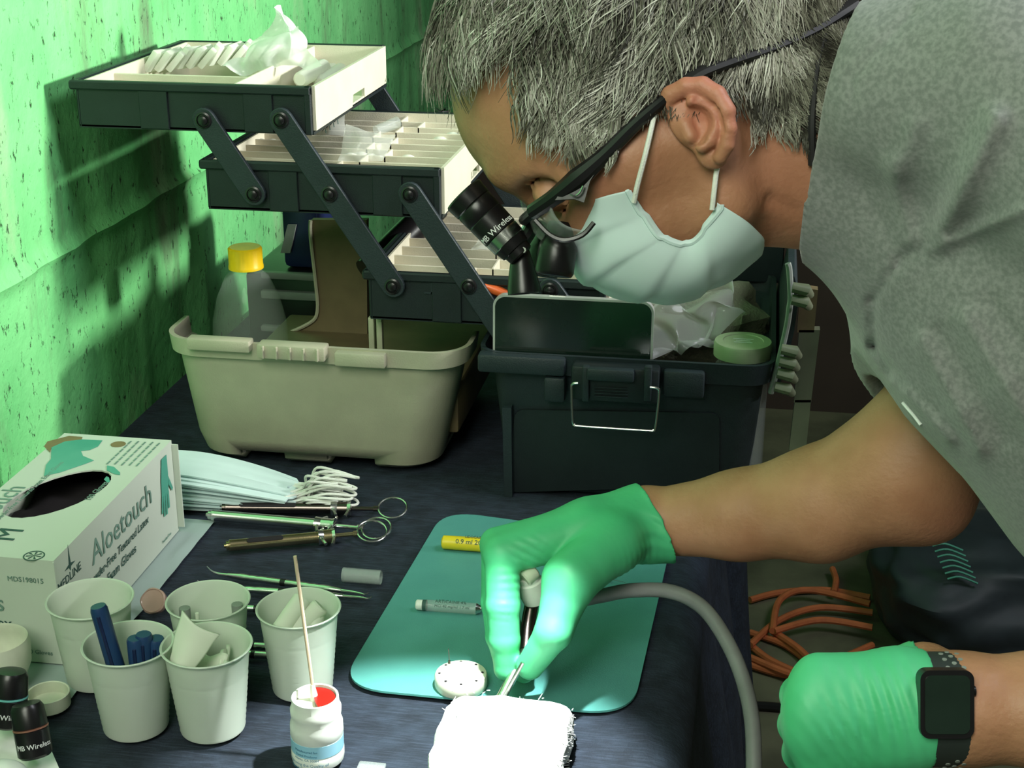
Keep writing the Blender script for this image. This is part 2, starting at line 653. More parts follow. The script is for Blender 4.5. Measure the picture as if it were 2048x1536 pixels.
# ------------------------------------------------------------------ signed distance modelling for organic shapes
class Field:
    def __init__(s, lo, hi, h):
        s.lo = np.array(lo, dtype=np.float32)
        s.h = h
        s.n = [int((b - a) / h) + 2 for a, b in zip(lo, hi)]
        s.ax = [(s.lo[i] + np.arange(s.n[i]) * h).astype(np.float32) for i in range(3)]
        s.D = np.full(s.n, 0.06, dtype=np.float32)

    def sl(s, lo, hi):
        out = []
        for i in range(3):
            a = max(0, int((lo[i] - s.lo[i]) / s.h) - 1)
            b = min(s.n[i], int((hi[i] - s.lo[i]) / s.h) + 3)
            if b <= a:
                return None
            out.append(slice(a, b))
        return tuple(out)

    def pts(s, q):
        return (s.ax[0][q[0]][:, None, None], s.ax[1][q[1]][None, :, None], s.ax[2][q[2]][None, None, :])

    def put(s, q, d, k, op):
        A = s.D[q]
        if op == 'sub':
            d = -d
            h = np.clip(0.5 - 0.5 * (d - A) / k, 0, 1)
            s.D[q] = A * h + d * (1 - h) + k * h * (1 - h)
        else:
            h = np.clip(0.5 + 0.5 * (d - A) / k, 0, 1)
            s.D[q] = d * (1 - h) + A * h - k * h * (1 - h)

    def cone(s, a, b, ra, rb, k=0.008, op='add', flat=None):
        a, b = np.array(a, dtype=np.float32), np.array(b, dtype=np.float32)
        m = max(ra, rb) + 0.03 + k
        q = s.sl(np.minimum(a, b) - m, np.maximum(a, b) + m)
        if q is None:
            return
        X, Y, Z = s.pts(q)
        ab = b - a
        L = float(ab @ ab) + 1e-12
        px, py, pz = X - a[0], Y - a[1], Z - a[2]
        t = np.clip((px * ab[0] + py * ab[1] + pz * ab[2]) / L, 0, 1)
        dx, dy, dz = px - t * ab[0], py - t * ab[1], pz - t * ab[2]
        d2 = dx * dx + dy * dy + dz * dz
        if flat is not None:       # (unit vector, factor<1): thinner along that vector
            v, f = np.array(flat[0], dtype=np.float32), flat[1]
            c = dx * v[0] + dy * v[1] + dz * v[2]
            d2 = d2 + c * c * (1 / f ** 2 - 1)
        s.put(q, np.sqrt(d2) - (ra + (rb - ra) * t), k, op)

    def ell(s, c, axes, r, k=0.008, op='add'):
        c = np.array(c, dtype=np.float32)
        m = max(r) + 0.03 + k
        q = s.sl(c - m, c + m)
        if q is None:
            return
        X, Y, Z = s.pts(q)
        px, py, pz = X - c[0], Y - c[1], Z - c[2]
        k0 = 0
        k1 = 0
        for a, rr in zip(axes, r):
            t = px * a[0] + py * a[1] + pz * a[2]
            k0 = k0 + (t / rr) ** 2
            k1 = k1 + (t / rr ** 2) ** 2
        k0 = np.sqrt(k0)
        k1 = np.sqrt(k1) + 1e-9
        s.put(q, k0 * (k0 - 1) / k1, k, op)

    def cut(s, p, nrm, within=None, r=0.1):
        """remove everything on the side nrm points to (optionally only within radius of a point)"""
        nrm = np.array(nrm, dtype=np.float32)
        nrm = nrm / np.linalg.norm(nrm)
        if within is not None:
            wv = np.array(within)
            q = s.sl(wv - r, wv + r)
        else:
            q = (slice(None),) * 3
        X, Y, Z = s.pts(q)
        d = (X - p[0]) * nrm[0] + (Y - p[1]) * nrm[1] + (Z - p[2]) * nrm[2]
        s.D[q] = np.maximum(s.D[q], d)

    def mesh(s, name):
        D = s.D
        n = D.shape
        ins = D < 0
        cnt = np.zeros([i - 1 for i in n], dtype=np.int8)
        corners = [(i, j, k) for i in (0, 1) for j in (0, 1) for k in (0, 1)]

        def cs(A, c):
            return A[c[0]:n[0] - 1 + c[0], c[1]:n[1] - 1 + c[1], c[2]:n[2] - 1 + c[2]]
        for c in corners:
            cnt += cs(ins, c)
        act = (cnt > 0) & (cnt < 8)
        idx = np.argwhere(act)
        vid = np.full(act.shape, -1, dtype=np.int64)
        vid[act] = np.arange(len(idx))
        acc = np.zeros((len(idx), 3))
        num = np.zeros(len(idx))
        for a in corners:
            for ax in range(3):
                if a[ax] == 1:
                    continue
                b = list(a)
                b[ax] = 1
                va = D[tuple((idx + a).T)]
                vb = D[tuple((idx + b).T)]
                cr = (va < 0) != (vb < 0)
                t = np.where(cr, va / np.where(cr, va - vb, 1), 0)
                p = np.tile(np.array(a, float), (len(idx), 1))
                p[:, ax] = t
                acc += p * cr[:, None]
                num += cr
        V = (idx + acc / num[:, None]) * s.h + s.lo
        faces = []
        for ax in range(3):
            o1, o2 = [(1, 2), (2, 0), (0, 1)][ax]
            sl0 = [slice(1, -1)] * 3
            sl1 = [slice(1, -1)] * 3
            sl0[ax] = slice(0, n[ax] - 1)
            sl1[ax] = slice(1, n[ax])
            A0, A1 = ins[tuple(sl0)], ins[tuple(sl1)]
            e = np.argwhere(A0 != A1)
            if not len(e):
                continue
            sgn = A0[tuple(e.T)]
            off = np.ones(3, int)
            off[ax] = 0
            e = e + off
            d1 = np.zeros(3, int)
            d1[o1] = 1
            d2 = np.zeros(3, int)
            d2[o2] = 1
            v = [vid[tuple((e - x).T)] for x in (d1 + d2, d2, 0 * d1, d1)]
            quad = np.stack(v, 1)
            quad[~sgn] = quad[~sgn][:, ::-1]
            faces.append(quad)
        Fc = np.concatenate(faces)
        Fc = Fc[(Fc >= 0).all(1)]
        me = bpy.data.meshes.new(name)
        me.vertices.add(len(V))
        me.vertices.foreach_set('co', V.astype(np.float32).ravel())
        me.loops.add(len(Fc) * 4)
        me.loops.foreach_set('vertex_index', Fc.ravel().astype(np.int32))
        me.polygons.add(len(Fc))
        me.polygons.foreach_set('loop_start', np.arange(0, len(Fc) * 4, 4, dtype=np.int32))
        me.update(calc_edges=True)
        me.validate()
        return me


# =================================================================== SETTING
WX = -0.70


def grid(bm, nu, nv, fn):
    vs = [[bm.verts.new(fn(i / nu, j / nv)) for j in range(nv + 1)] for i in range(nu + 1)]
    for i in range(nu):
        for j in range(nv):
            bm.faces.new((vs[i][j], vs[i + 1][j], vs[i + 1][j + 1], vs[i][j + 1]))
    return vs


def wallf(u, v):
    y = -0.5 + u * 4.2
    z = v * 2.6
    x = WX
    dz = z - (0.978 + 0.004 * noise.noise(Vector((y * 6, 3, 0))))
    x += 0.007 * math.exp(-(dz / 0.007) ** 2)              # raised mortar seam
    x += 0.006 * noise.noise(Vector((0, y * 5, z * 2)))
    x += 0.004 * noise.noise(Vector((4, y * 16, z * 5)))
    x += 0.0012 * max(0, noise.noise(Vector((9, y * 30, z * 4.0)))) * 2
    return (x - 0.004, y, z)


bm = nb()
grid(bm, 420, 330, wallf)
o = obj('wall_left', bm, M['wall'])
o['kind'] = 'structure'
bm = nb()
box(bm, (WX - 0.1, -0.6, -0.06), (3.2, 3.9, 0.0))
o = obj('floor', bm, M['floor'], smooth=False)
o['kind'] = 'structure'
bm = nb()
box(bm, (WX - 0.1, 3.6, 0.0), (3.2, 3.7, 2.6))
o = obj('wall_back', bm, M['backwall'], smooth=False)
o['kind'] = 'structure'

# ---- table
TX0, TX1, TY0, TY1 = -0.69, -0.035, 0.55, 1.95
tb = thing('folding_table', 'long table hidden under the dark blue cloth, along the green wall', 'table', (-0.36, 1.25, 0))
bm = nb()
box(bm, (TX0, TY0, T - 0.035), (TX1 - 0.022, TY1, T - 0.007), 0.004)
obj('tabletop', bm, M['grey'], tb)
for lx in (TX0 + 0.06, TX1 - 0.06):
    for ly in (TY0 + 0.1, TY1 - 0.1):
        bm = nb()
        tube(bm, [(lx, ly, 0), (lx, ly, T - 0.03)], 0.013, 12)
        obj('leg', bm, M['dsteel'], tb)


def clothf(u, v):
    # u across (0 wall .. 1 floor on the right), v along
    y = TY0 - 0.02 + v * (TY1 - TY0 + 0.04)
    W = TX1 - TX0
    sdist = u * (W + 0.75)
    nz_ = noise.noise(Vector((sdist * 7, y * 7, 0))) * 0.0014 + noise.noise(Vector((sdist * 22, y * 16, 2))) * 0.0006
    if sdist < W - 0.02:
        x, z = TX0 + sdist, T - 0.001 + nz_ * 0.7
        edge = max(0, (sdist - (W - 0.10)) / 0.08)
        z += 0.002 * edge * (0.5 + 0.5 * sin(y * 40))
        z = min(z, T + 0.0018)
        for (bx0, bx1, by0, by1) in ():
            pass
        return (x, y, z - 0.001)
    t = sdist - (W - 0.02)
    if t < 0.05:
        a = t / 0.05 * pi / 2 * 0.93
        x = TX1 - 0.02 + 0.03 * sin(a)
        z = T - 0.002 - 0.03 * (1 - cos(a))
    else:
        x = TX1 + 0.008 + (t - 0.05) * 0.10
        z = max(0.004, T - 0.030 - (t - 0.05))
        x += 0.014 * sin(y * 30 + 1.0 + 2 * noise.noise(Vector((0, y * 4, 0)))) * min(1, (t - 0.05) * 5)
        x += 0.008 * noise.noise(Vector((t * 3, y * 14, 5))) * min(1, (t - 0.05) * 5)
    return (x, y, z)


bm = nb()
grid(bm, 300, 260, clothf)
single('tablecloth', bm, M['cloth'], 'dark blue cloth covering the table and hanging to the floor on the right',
       'tablecloth', (-0.36, 1.25, T))

# =================================================================== DARK TOOL BOX (cantilever)
YF, YB = 1.399, 1.690
DB = Vector((-0.115, 1.53, T))
db = thing('cantilever_toolbox', 'charcoal tool box with three fanned out cantilever trays and open lid', 'toolbox', DB)
bm = nb()
tub(bm, [(T + 0.002, -0.236, 0.004, 1.385, 1.672, 0.018), (T + 0.006, -0.238, 0.006, 1.382, 1.674, 0.02),
         (T + 0.132, -0.252, 0.016, 1.374, 1.682, 0.024), (T + 0.134, -0.262, 0.024, 1.366, 1.690, 0.026),
         (T + 0.155, -0.264, 0.026, 1.364, 1.692, 0.026)], 0.0045)
obj('body', bm, M['darkbox'], db)
# raised front panel and side ribs, recessed shadow gap around it
yf = 1.379
pa = [at(1032, 815, y=yf), at(1440, 822, y=yf), at(1438, 968, y=1.383), at(1018, 980, y=1.383)]
bm = nb()
prism(bm, rpoly(pa, 0.010, 4), (0, -0.006, 0))
obj('front_panel', bm, M['black'], db)
for px0, px1 in ((1008, 1026),):
    bm = nb()
    a, b = at(px0, 808, y=1.376), at(px0 + 4, 985, y=1.380)
    prism(bm, [a, at(px1, 808, y=1.376), at(px1 + 2, 985, y=1.380), b], (0, -0.011, 0))
    obj('rib', bm, M['darkbox'], db)
for (x0, x1, y0, y1) in ((958, 1132, 702, 748), (1328, 1408, 735, 792), (1090, 1132, 748, 800)):
    bm = nb()
    a, b = at(x0, y0, y=1.366), at(x1, y1, y=1.366)
    box(bm, (a.x, 1.356, b.z), (b.x, 1.372, a.z), 0.003)
    obj('rim_flange', bm, M['darkbox'], db)
# latch
bm = nb()
a, b = at(1146, 722, y=1.36), at(1318, 800, y=1.36)
box(bm, (a.x, 1.346, b.z), (b.x, 1.366, a.z), 0.003)
lt = obj('latch', bm, M['black'], db)
bm = nb()
a, b = at(1176, 728, y=1.35), at(1270, 758, y=1.35)
box(bm, (a.x, 1.337, b.z), (b.x, 1.347, a.z), 0.0025)
for k in range(4):
    aa, bb = at(1188, 775 + k * 6, y=1.344), at(1255, 777.5 + k * 6, y=1.344)
    box(bm, (aa.x, 1.344, bb.z), (bb.x, 1.3475, aa.z))
for xx in (1166, 1290):
    aa, bb = at(xx, 730, y=1.345), at(xx + 12, 800, y=1.345)
    box(bm, (aa.x, 1.340, bb.z), (bb.x, 1.3475, aa.z), 0.001)
obj('latch_tab', bm, M['darkbox'], lt)
bm = nb()
pts = [at(*p, y=1.338) for p in ((1156, 766), (1145, 768), (1143, 780), (1145, 840), (1150, 849), (1160, 852), (1295, 861),
                                (1306, 860), (1311, 852), (1318, 788), (1315, 777), (1300, 774))]
tube(bm, smoothpath(pts, 4), 0.0013, 8)
obj('wire_bail', bm, M['steel'], db)
tag(db.children[-1], 'thin bent silver wire bail')
# lid standing open at the right
bm = nb()
prof = [(0.024, 0.872), (0.030, 0.9057), (0.0353, 0.9414), (0.0365, 0.9600), (0.0370, 0.9700), (0.0340, 0.9960), (0.0320, 1.003)]
outer = [(x + 0.012, z) for x, z in prof]


def lidloop(y, sc=1.0, dz=0.0):
    return [(x, y, 0.872 + (z - 0.872) * sc + dz) for x, z in prof]


NL = 14
rowsI, rowsO = [], []
for i in range(NL + 1):
    t = i / NL
    y = 1.385 + t * 0.30
    sc = 1 - 0.10 * (abs(2 * t - 1)) ** 6
    rowsI.append([bm.verts.new((x - 0.004 * (1 - (2 * t - 1) ** 2) * 0, y, 0.872 + (z - 0.872) * sc)) for x, z in prof])
    rowsO.append([bm.verts.new((x + 0.006, y, 0.872 + (z - 0.872) * sc)) for x, z in prof])
for i in range(NL):
    for j in range(len(prof) - 1):
        bm.faces.new((rowsI[i][j], rowsI[i + 1][j], rowsI[i + 1][j + 1], rowsI[i][j + 1]))
        bm.faces.new((rowsO[i][j], rowsO[i][j + 1], rowsO[i + 1][j + 1], rowsO[i + 1][j]))
    for j in (0, len(prof) - 1):
        bm.faces.new((rowsI[i][j], rowsO[i][j], rowsO[i + 1][j], rowsI[i + 1][j]))
for r1, r2 in ((rowsI[0], rowsO[0]), (rowsI[-1], rowsO[-1])):
    for j in range(len(prof) - 1):
        bm.faces.new((r1[j], r1[j + 1], r2[j + 1], r2[j]))
box(bm, (-0.045, 1.679, 0.895), (0.033, 1.690, 0.999), 0.004)
lid = obj('lid', bm, M['darkbox'], db)
bm = nb()
tube(bm, smoothpath([(x - 0.001, 1.383, z) for x, z in prof], 3), 0.003, 8)
obj('lid_rim', bm, M['grey'], lid)
# lid hinges and strap
for (px, py) in ((1604, 580), (1602, 604), (1581, 703), (1577, 727), (1573, 751), (1568, 778)):
    bm = nb()
    c = at(px, py, y=1.375)
    tube(bm, [(c.x - 0.009, 1.372, c.z + 0.003), (c.x + 0.004, 1.372, c.z + 0.001), (c.x + 0.008, 1.380, c.z - 0.006)],
         [0.005, 0.006, 0.004], 10)
    obj('hinge_knuckle', bm, M['olive'], db)
for (q, mm) in ((((1600, 575), (1636, 580), (1628, 665), (1594, 665)), 'tan'),
                (((1598, 660), (1640, 660), (1622, 805), (1588, 805)), 'olive'),
                (((1590, 800), (1622, 800), (1612, 900), (1578, 900)), 'olive')):
    bm = nb()
    prism(bm, [at(*p, y=1.400) for p in q], (0, 0.012, 0))
    obj('hinge_plate', bm, M[mm], db)


# trays
def tray(x0, x1, z0, z1, name, rows, colx, label):
    bm = nb()
    # front and back black panels with flange, thick left wall, bottom plate
    for y in (YF, YB - 0.004):
        box(bm, (x0 + 0.004, y, z0), (x1, y + 0.004, z1), 0.0012, 1)
        box(bm, (x0 - 0.003, y - 0.004 if y == YF else y, z1 - 0.009), (x1 + 0.001, y + (0.004 if y == YF else 0.008), z1),
            0.0015, 1)
    box(bm, (x0 + 0.002, YF, z0), (x0 + 0.006, YB, z1), 0.0015, 1)
    box(bm, (x0 - 0.004, YF - 0.003, z1 - 0.009), (x0 + 0.004, YB + 0.003, z1), 0.0025, 2)
    box(bm, (x0 + 0.003, YF, z0), (x1 + 0.002, YB, z0 + 0.003))
    # proud uprights on the front
    for k in (0.28, 0.72):
        xm = x0 + (x1 - x0) * k
        box(bm, (xm, YF - 0.0022, z0 + 0.001), (xm + 0.030, YF + 0.001, z1 - 0.008), 0.0008, 1)
    box(bm, (x1 - 0.006, YF - 0.0035, z0), (x1 + 0.001, YF + 0.001, z1), 0.001, 1)
    tr = obj(name, bm, M['black'], db)
    tag(tr, label)
    # cream insert
    bm = nb()
    xi0, xi1 = x0 + 0.008, x1 + 0.003
    zi0, zi1 = z0 + 0.005, z1 - 0.001
    wt = 0.0022
    box(bm, (xi0, YF + 0.006, zi0), (xi1, YB - 0.006, zi0 + 0.002))
    box(bm, (xi0, YF + 0.005, zi0), (xi0 + wt, YB - 0.005, zi1))
    box(bm, (xi0, YF + 0.005, zi0), (xi1, YF + 0.005 + wt, zi1 - 0.003))
    box(bm, (xi0, YB - 0.007, zi0), (xi1, YB - 0.007 + wt, zi1))
    # right wall with the stepped cut-out
    ya, yb2, yc = YF + 0.002, YF + 0.135, YF + 0.185
    zz = zi1 + 0.001
    prism(bm, [(xi1 - wt, ya, z0 + 0.004), (xi1 - wt, yb2, z0 + 0.004), (xi1 - wt, yb2 + 0.004, z0 + 0.016),
               (xi1 - wt, yc, z0 + 0.016), (xi1 - wt, yc, z0 + 0.006), (xi1 - wt, YB - 0.02, z0 + 0.006),
               (xi1 - wt, YB - 0.008, z0 + 0.014), (xi1 - wt, YB - 0.008, zz), (xi1 - wt, ya, zz)], (wt + 0.001, 0, 0))
    ins = obj('tray_insert', bm, M['cream'], db)
    xm = x0 + (x1 - x0) * colx
    hh = zi1 - 0.004
    if rows == 0:
        bm = nb()
        box(bm, (xm, YF + 0.006, zi0), (xm + 0.003, YB - 0.007, hh + 0.003), 0.0006, 1)
        obj('divider', bm, M['cream'], ins)
        bm = nb()
        box(bm, (xi0, YF + 0.075, zi0), (xm, YF + 0.078, hh), 0.0006, 1)
        obj('divider', bm, M['cream'], ins)
    else:
        ys = [YF + 0.007 + (YB - YF - 0.014) * k / rows for k in range(1, rows)]
        pr = YF + 0.006
        for k, y in enumerate(ys + [YB - 0.007]):
            if k < len(ys):
                bm = nb()
                box(bm, (xi0, y, zi0), (xi1 - wt, y + 0.002, hh), 0.0005, 1)
                obj('divider', bm, M['cream'], ins)
            xo = xm + ((k * 37) % 5 - 2) * 0.009
            bm = nb()
            box(bm, (xo, pr, zi0), (xo + 0.0025, y, hh + 0.001), 0.0005, 1)
            obj('divider', bm, M['cream'], ins)
            pr = y
    return tr


tray(-0.674, -0.431, 1.106, 1.153, 'upper_tray', 0, 0.66, 'top black cantilever tray holding gauze and rolls')
tray(-0.545, -0.305, 1.028, 1.078, 'middle_tray', 9, 0.62, 'middle black cantilever tray with many small cream compartments')
tray(-0.382, -0.142, 0.921, 0.972, 'lower_tray', 8, 0.50, 'lowest black cantilever tray reaching over the dark box')


# arms
def arm(p, q, y, ps):
    bm = nb()
    d = (q - p).normalized()
    n = Vector((-d.z, 0, d.x))
    W = 0.0118
    loop = []
    for c, s in ((q, 1), (p, -1)):
        for j in range(9):
            a = -pi / 2 + pi * j / 8
            loop.append(c + (d * s) * cos(a) * W + (n * s) * sin(a) * W)
    for v in loop:
        v.y = y
    prism(bm, loop, (0, 0.005, 0))
    bmesh.ops.recalc_face_normals(bm, faces=bm.faces)
    es = [e for e in bm.edges if len(e.link_faces) == 2 and e.calc_face_angle(0) > 1.2]
    bmesh.ops.bevel(bm, geom=es, offset=0.0008, segments=1, affect='EDGES')
    a_ = obj('tray_arm', bm, M['darkbox'], db)
    for c in ps:
        bm = nb()
        sgn = -1 if y < 1.5 else 1
        y0 = y if sgn < 0 else y + 0.005
        lathe(bm, [(0.0, -0.001), (0.0082, -0.001), (0.0082, 0.0012), (0.0066, 0.002), (0.006, 0.0008), (0.0045, 0.001), (0.0042, 0.0028),
                   (0.0025, 0.0036), (0, 0.0038)], (c.x, y0, c.z), (0, sgn, 0), 20)
        obj('pivot', bm, M['black2'], a_)


pv = {k: at(*v, y=1.392) for k, v in dict(p1=(408, 240), p2=(562, 240), p3=(508, 388), p4=(660, 388), p5=(820, 388),
                                          p6=(786, 572), p7=(938, 572), p8=(1100, 580), c2=(1044, 722), d2=(1205, 725)).items()}
for yy in (1.3905, YB + 0.006):
    arm(pv['p1'], pv['p3'], yy, (pv['p1'], pv['p3']))
    arm(pv['p2'], pv['p6'], yy, (pv['p2'], pv['p4'], pv['p6']))
    arm(pv['p5'], pv['c2'], yy, (pv['p5'], pv['p7']))
    arm(pv['p8'], pv['d2'], yy, (pv['p8'],))
# small key shaped slots on the lower tray front
bm = nb()
for (x, y) in ((868, 572), (886, 562)):
    c = at(x, y, y=YF)
    box(bm, (c.x - 0.003, YF - 0.0015, c.z - 0.008), (c.x - 0.0015, YF, c.z + 0.006))
    box(bm, (c.x - 0.010, YF - 0.0015, c.z - 0.008), (c.x - 0.0015, YF, c.z - 0.006))
obj('embossed_mark', bm, M['darkbox'], db)
bm = nb()
tube(bm, [at(735, 545, y=1.52), at(872, 412, y=1.60)], 0.0165, 20)
tag(obj('carry_handle', bm, M['black2'], db), 'black round bar slanting behind the long tray arm')

# =================================================================== BEIGE BOX
bb = thing('storage_box', 'open beige plastic box with ribbed latch, under the fanned out trays', 'storage box', (-0.44, 1.53, T))
bm = nb()
tub(bm, [(T + 0.002, -0.566, -0.326, 1.415, 1.655, 0.035), (T + 0.010, -0.577, -0.316, 1.402, 1.665, 0.04),
         (T + 0.030, -0.582, -0.311, 1.396, 1.668, 0.04), (T + 0.125, -0.592, -0.290, 1.386, 1.676, 0.038),
         (T + 0.127, -0.598, -0.281, 1.379, 1.684, 0.040), (T + 0.145, -0.600, -0.278, 1.378, 1.686, 0.040)], 0.005, floor_t=0.0185, n=8)
body = obj('body', bm, M['beige'], bb)
cb = nb()
for (x0, x1, yb_) in ((483, 570, 930), (655, 750, 945)):
    a, b = at(x0, yb_, y=1.40), at(x1, yb_, y=1.40)
    box(cb, (a.x, 1.36, T - 0.01), (b.x, 1.440, T + 0.0165))
box(cb, (-0.64, 1.455, T + 0.02), (-0.25, 1.74, T + 0.2))
cut = obj('cutter', cb, M['hole'])
cut.location = Vector((0, 0, 0))
md = body.modifiers.new('b', 'BOOLEAN')
md.object = cut
md.operation = 'DIFFERENCE'
dg = bpy.context.evaluated_depsgraph_get()
me = bpy.data.meshes.new_from_object(body.evaluated_get(dg))
body.modifiers.clear()
body.data = me
me.name = 'body'
bpy.data.objects.remove(cut)
for (x0, x1, ya, yb_, yo, nr) in ((372, 500, 676, 706, 0.010, 0), (515, 652, 686, 722, 0.013, 5), (668, 770, 705, 738, 0.009, 0)):
    bm = nb()
    a, b = at(x0, ya, y=1.37), at(x1, yb_, y=1.37)
    box(bm, (a.x, 1.378 - yo, b.z), (b.x, 1.384, a.z), 0.002)
    f = obj('latch_lip' if nr else 'rim_flange', bm, M['beige'], bb)
    for k in range(nr):
        x = a.x + (b.x - a.x) * (k + 0.5) / nr
        bm = nb()
        box(bm, (x - 0.0012, 1.378 - yo - 0.003, b.z + 0.001), (x + 0.0012, 1.384 - yo, a.z - 0.001), 0.0006, 1)
        obj('rib', bm, M['beige'], f)
bm = nb()
a, b = at(738, 632, y=1.43), at(768, 685, y=1.43)
box(bm, (a.x, 1.425, b.z - 0.03), (a.x + 0.006, 1.435, a.z), 0.001)
box(bm, (a.x + 0.009, 1.423, b.z - 0.03), (b.x, 1.431, a.z), 0.001)
obj('divider_post', bm, M['beige'], bb)
bm = nb()
box(bm, (-0.55, 1.45, T + 0.03), (-0.30, 1.66, T + 0.085), 0.004)
obj('inner_tray', bm, M['tan'], bb)

# cream liner standing on end in the box, brown shade put into its colour
bm = nb()
yL = 1.60
lp = [at(622, 440, y=yL), at(622, 470, y=yL), at(632, 560, y=yL), at(636, 620, y=yL), at(620, 645, y=yL), at(560, 672, y=yL),
      at(575, 720, y=yL), at(735, 720, y=yL), at(733, 440, y=yL)]
prism(bm, lp, (0, 0.01, 0))
single('plastic_liner', bm, M['tan'], 'cream plastic liner coloured in brown shade, standing on end inside the beige box', 'liner', (-0.42, 1.6, T + 0.01))
bm = nb()
path = smoothpath([p + Vector((0, -0.002, 0)) for p in lp[0:6]], 4)
tube(bm, path, 0.0022, 6)
tag(obj('liner_rim', bm, M['beige'], bpy.data.objects['plastic_liner']), 'paler rounded rim')

# dark case with grey ribs behind bottle
gc = thing('equipment_case', 'dark case with grey horizontal ribs behind the yellow capped bottle', 'case', (-0.49, 1.72, T))
bm = nb()
a, b = at(520, 545, y=1.70), at(640, 720, y=1.70)
box(bm, (a.x - 0.02, 1.70, T + 0.002), (b.x + 0.10, 1.86, a.z), 0.006)
obj('body', bm, M['black2'], gc)
for (y0, y1) in ((543, 562), (580, 602), (650, 668)):
    a, b = at(522, y0, y=1.695), at(640, y1, y=1.695)
    bm = nb()
    box(bm, (a.x, 1.692, b.z), (b.x + 0.05, 1.702, a.z), 0.002)
    obj('rib', bm, M['grey'], gc)
bm = nb()
a, b = at(562, 452, y=1.72), at(640, 540, y=1.72)
box(bm, (a.x, 1.72, b.z), (b.x, 1.80, a.z + 0.03), 0.008)
obj('upper_box', bm, M['navy'], gc)
bm = nb()
prism(bm, [at(575, 450, y=1.715), at(592, 450, y=1.715), at(580, 506, y=1.715), at(561, 506, y=1.715)], (0, 0.004, 0))
obj('side_strip', bm, M['grey'], gc)

# =================================================================== BOTTLE WITH YELLOW CAP
c = at(490, 500, y=1.505)
zc = c.z
bt = thing('drink_bottle', 'clear plastic bottle with a yellow cap standing in the beige box', 'bottle', (c.x, c.y, T + 0.01))
bm = nb()
H = zc - 0.018 - (T + 0.012)
lathe(bm, [(0, 0), (0.036, 0), (0.041, 0.006), (0.041, H - 0.075), (0.040, H - 0.06), (0.034, H - 0.035), (0.024, H - 0.012), (0.0145, H - 0.003),
           (0.0135, H + 0.008)], (c.x, c.y, T + 0.012), n=48, cap=False)
bo = obj('bottle_body', bm, thin_mat('clear_pet', (0.65, 0.72, 0.68), 0.08, 0.1, 0.86), bt)
bm = nb()
lathe(bm, [(0, 0.024), (0.0165, 0.024), (0.0180, 0.0225), (0.0185, 0.004), (0.0190, 0.003), (0.0190, 0), (0, 0)], (c.x, c.y, zc - 0.020), n=72,
      mod=lambda a, h: 1 + (0.025 if int(a / (2 * pi) * 72) % 3 == 0 and 0.004 < h < 0.023 else 0))
obj('cap', bm, M['ycap'], bt)

# =================================================================== CONTENTS OF THE TRAYS
def crumple(bm, pts_fn, nu, nv, amp, sc, seed):
    vs = grid(bm, nu, nv, pts_fn)
    for row in vs:
        for v in row:
            q = v.co * sc
            v.co += Vector((noise.noise(q + Vector((seed, 0, 0))), noise.noise(q + Vector((0, seed, 3))),
                            noise.noise(q + Vector((5, 0, seed))))) * amp


def bag_sheet(name, corners, m, label, cat, amp=0.006, sc=40, seed=1, n=26, bulge=0.0, thick=0.0):
    bm = nb()
    a, b, c_, d = [Vector(p) for p in corners]
    nn = (b - a).cross(d - a).normalized()

    def fn(u, v):
        p = (a * (1 - u) + b * u) * (1 - v) + (d * (1 - u) + c_ * u) * v
        return p + nn * bulge * sin(pi * u) * sin(pi * v)
    crumple(bm, fn, n, n, amp, sc, seed)
    o = single(name, bm, m, label, cat, tuple((a + b) / 2))
    if thick:
        o = modapply(o, [('SOLIDIFY', dict(thickness=thick))])
    return o


zt = 1.118
# folded gauze strips fanned in the top tray: each strip a thing
k = 0
for k in range(12):
    bm = nb()
    p0 = at(305 + k * 21, 120 - k * 2.0, z=1.150)
    vs = box(bm, (-0.0035, -0.020, -0.014), (0.0035, 0.020, 0.012), 0.0015, 2,
             mtx=Matrix.Translation((p0.x, p0.y + 0.018, 1.148)) @ Matrix.Rotation(radians(35 + k % 3 * 4), 4, 'Y') @
             Matrix.Rotation(radians(8 * (k % 3 - 1)), 4, 'Z'))
    single('gauze_pad', bm, M['gz2'], ORD[k] + ' folded white gauze pad from the left in the fanned row of the top tray', 'gauze', (p0.x, p0.y, 1.13),
           group='folded gauze pads in the top tray')
bag_sheet('plastic_wrapper', (at(440, 140, y=1.53), at(640, 135, y=1.53), at(600, 62, y=1.55), at(520, 70, y=1.57)), M['film'],
          'crumpled clear plastic wrapper lying behind the gauze in the top tray', 'wrapper', 0.010, 45, 3, bulge=0.01)
bm = nb()
tip = at(552, 14, y=1.58)
base = [at(500, 95, y=1.58), at(560, 88, y=1.53), at(615, 100, y=1.60)]
vs = grid(bm, 18, 18, lambda u, v: (tip * v + (base[0] * (1 - u) ** 2 + base[1] * 2 * u * (1 - u) + base[2] * u * u) * (1 - v)) +
          Vector((0.008 * sin(v * 3), 0.01 * sin(u * 6), 0)))
for r_ in vs:
    for v in r_:
        q = v.co * 60
        v.co += Vector((noise.noise(q), noise.noise(q + Vector((7, 7, 7))), noise.noise(q + Vector((1, 5, 2))))) * 0.006
single('plastic_bag', bm, M['film'], 'clear plastic bag with a pointed corner sticking up from the top tray', 'bag', (tip.x, 1.57, 1.14))
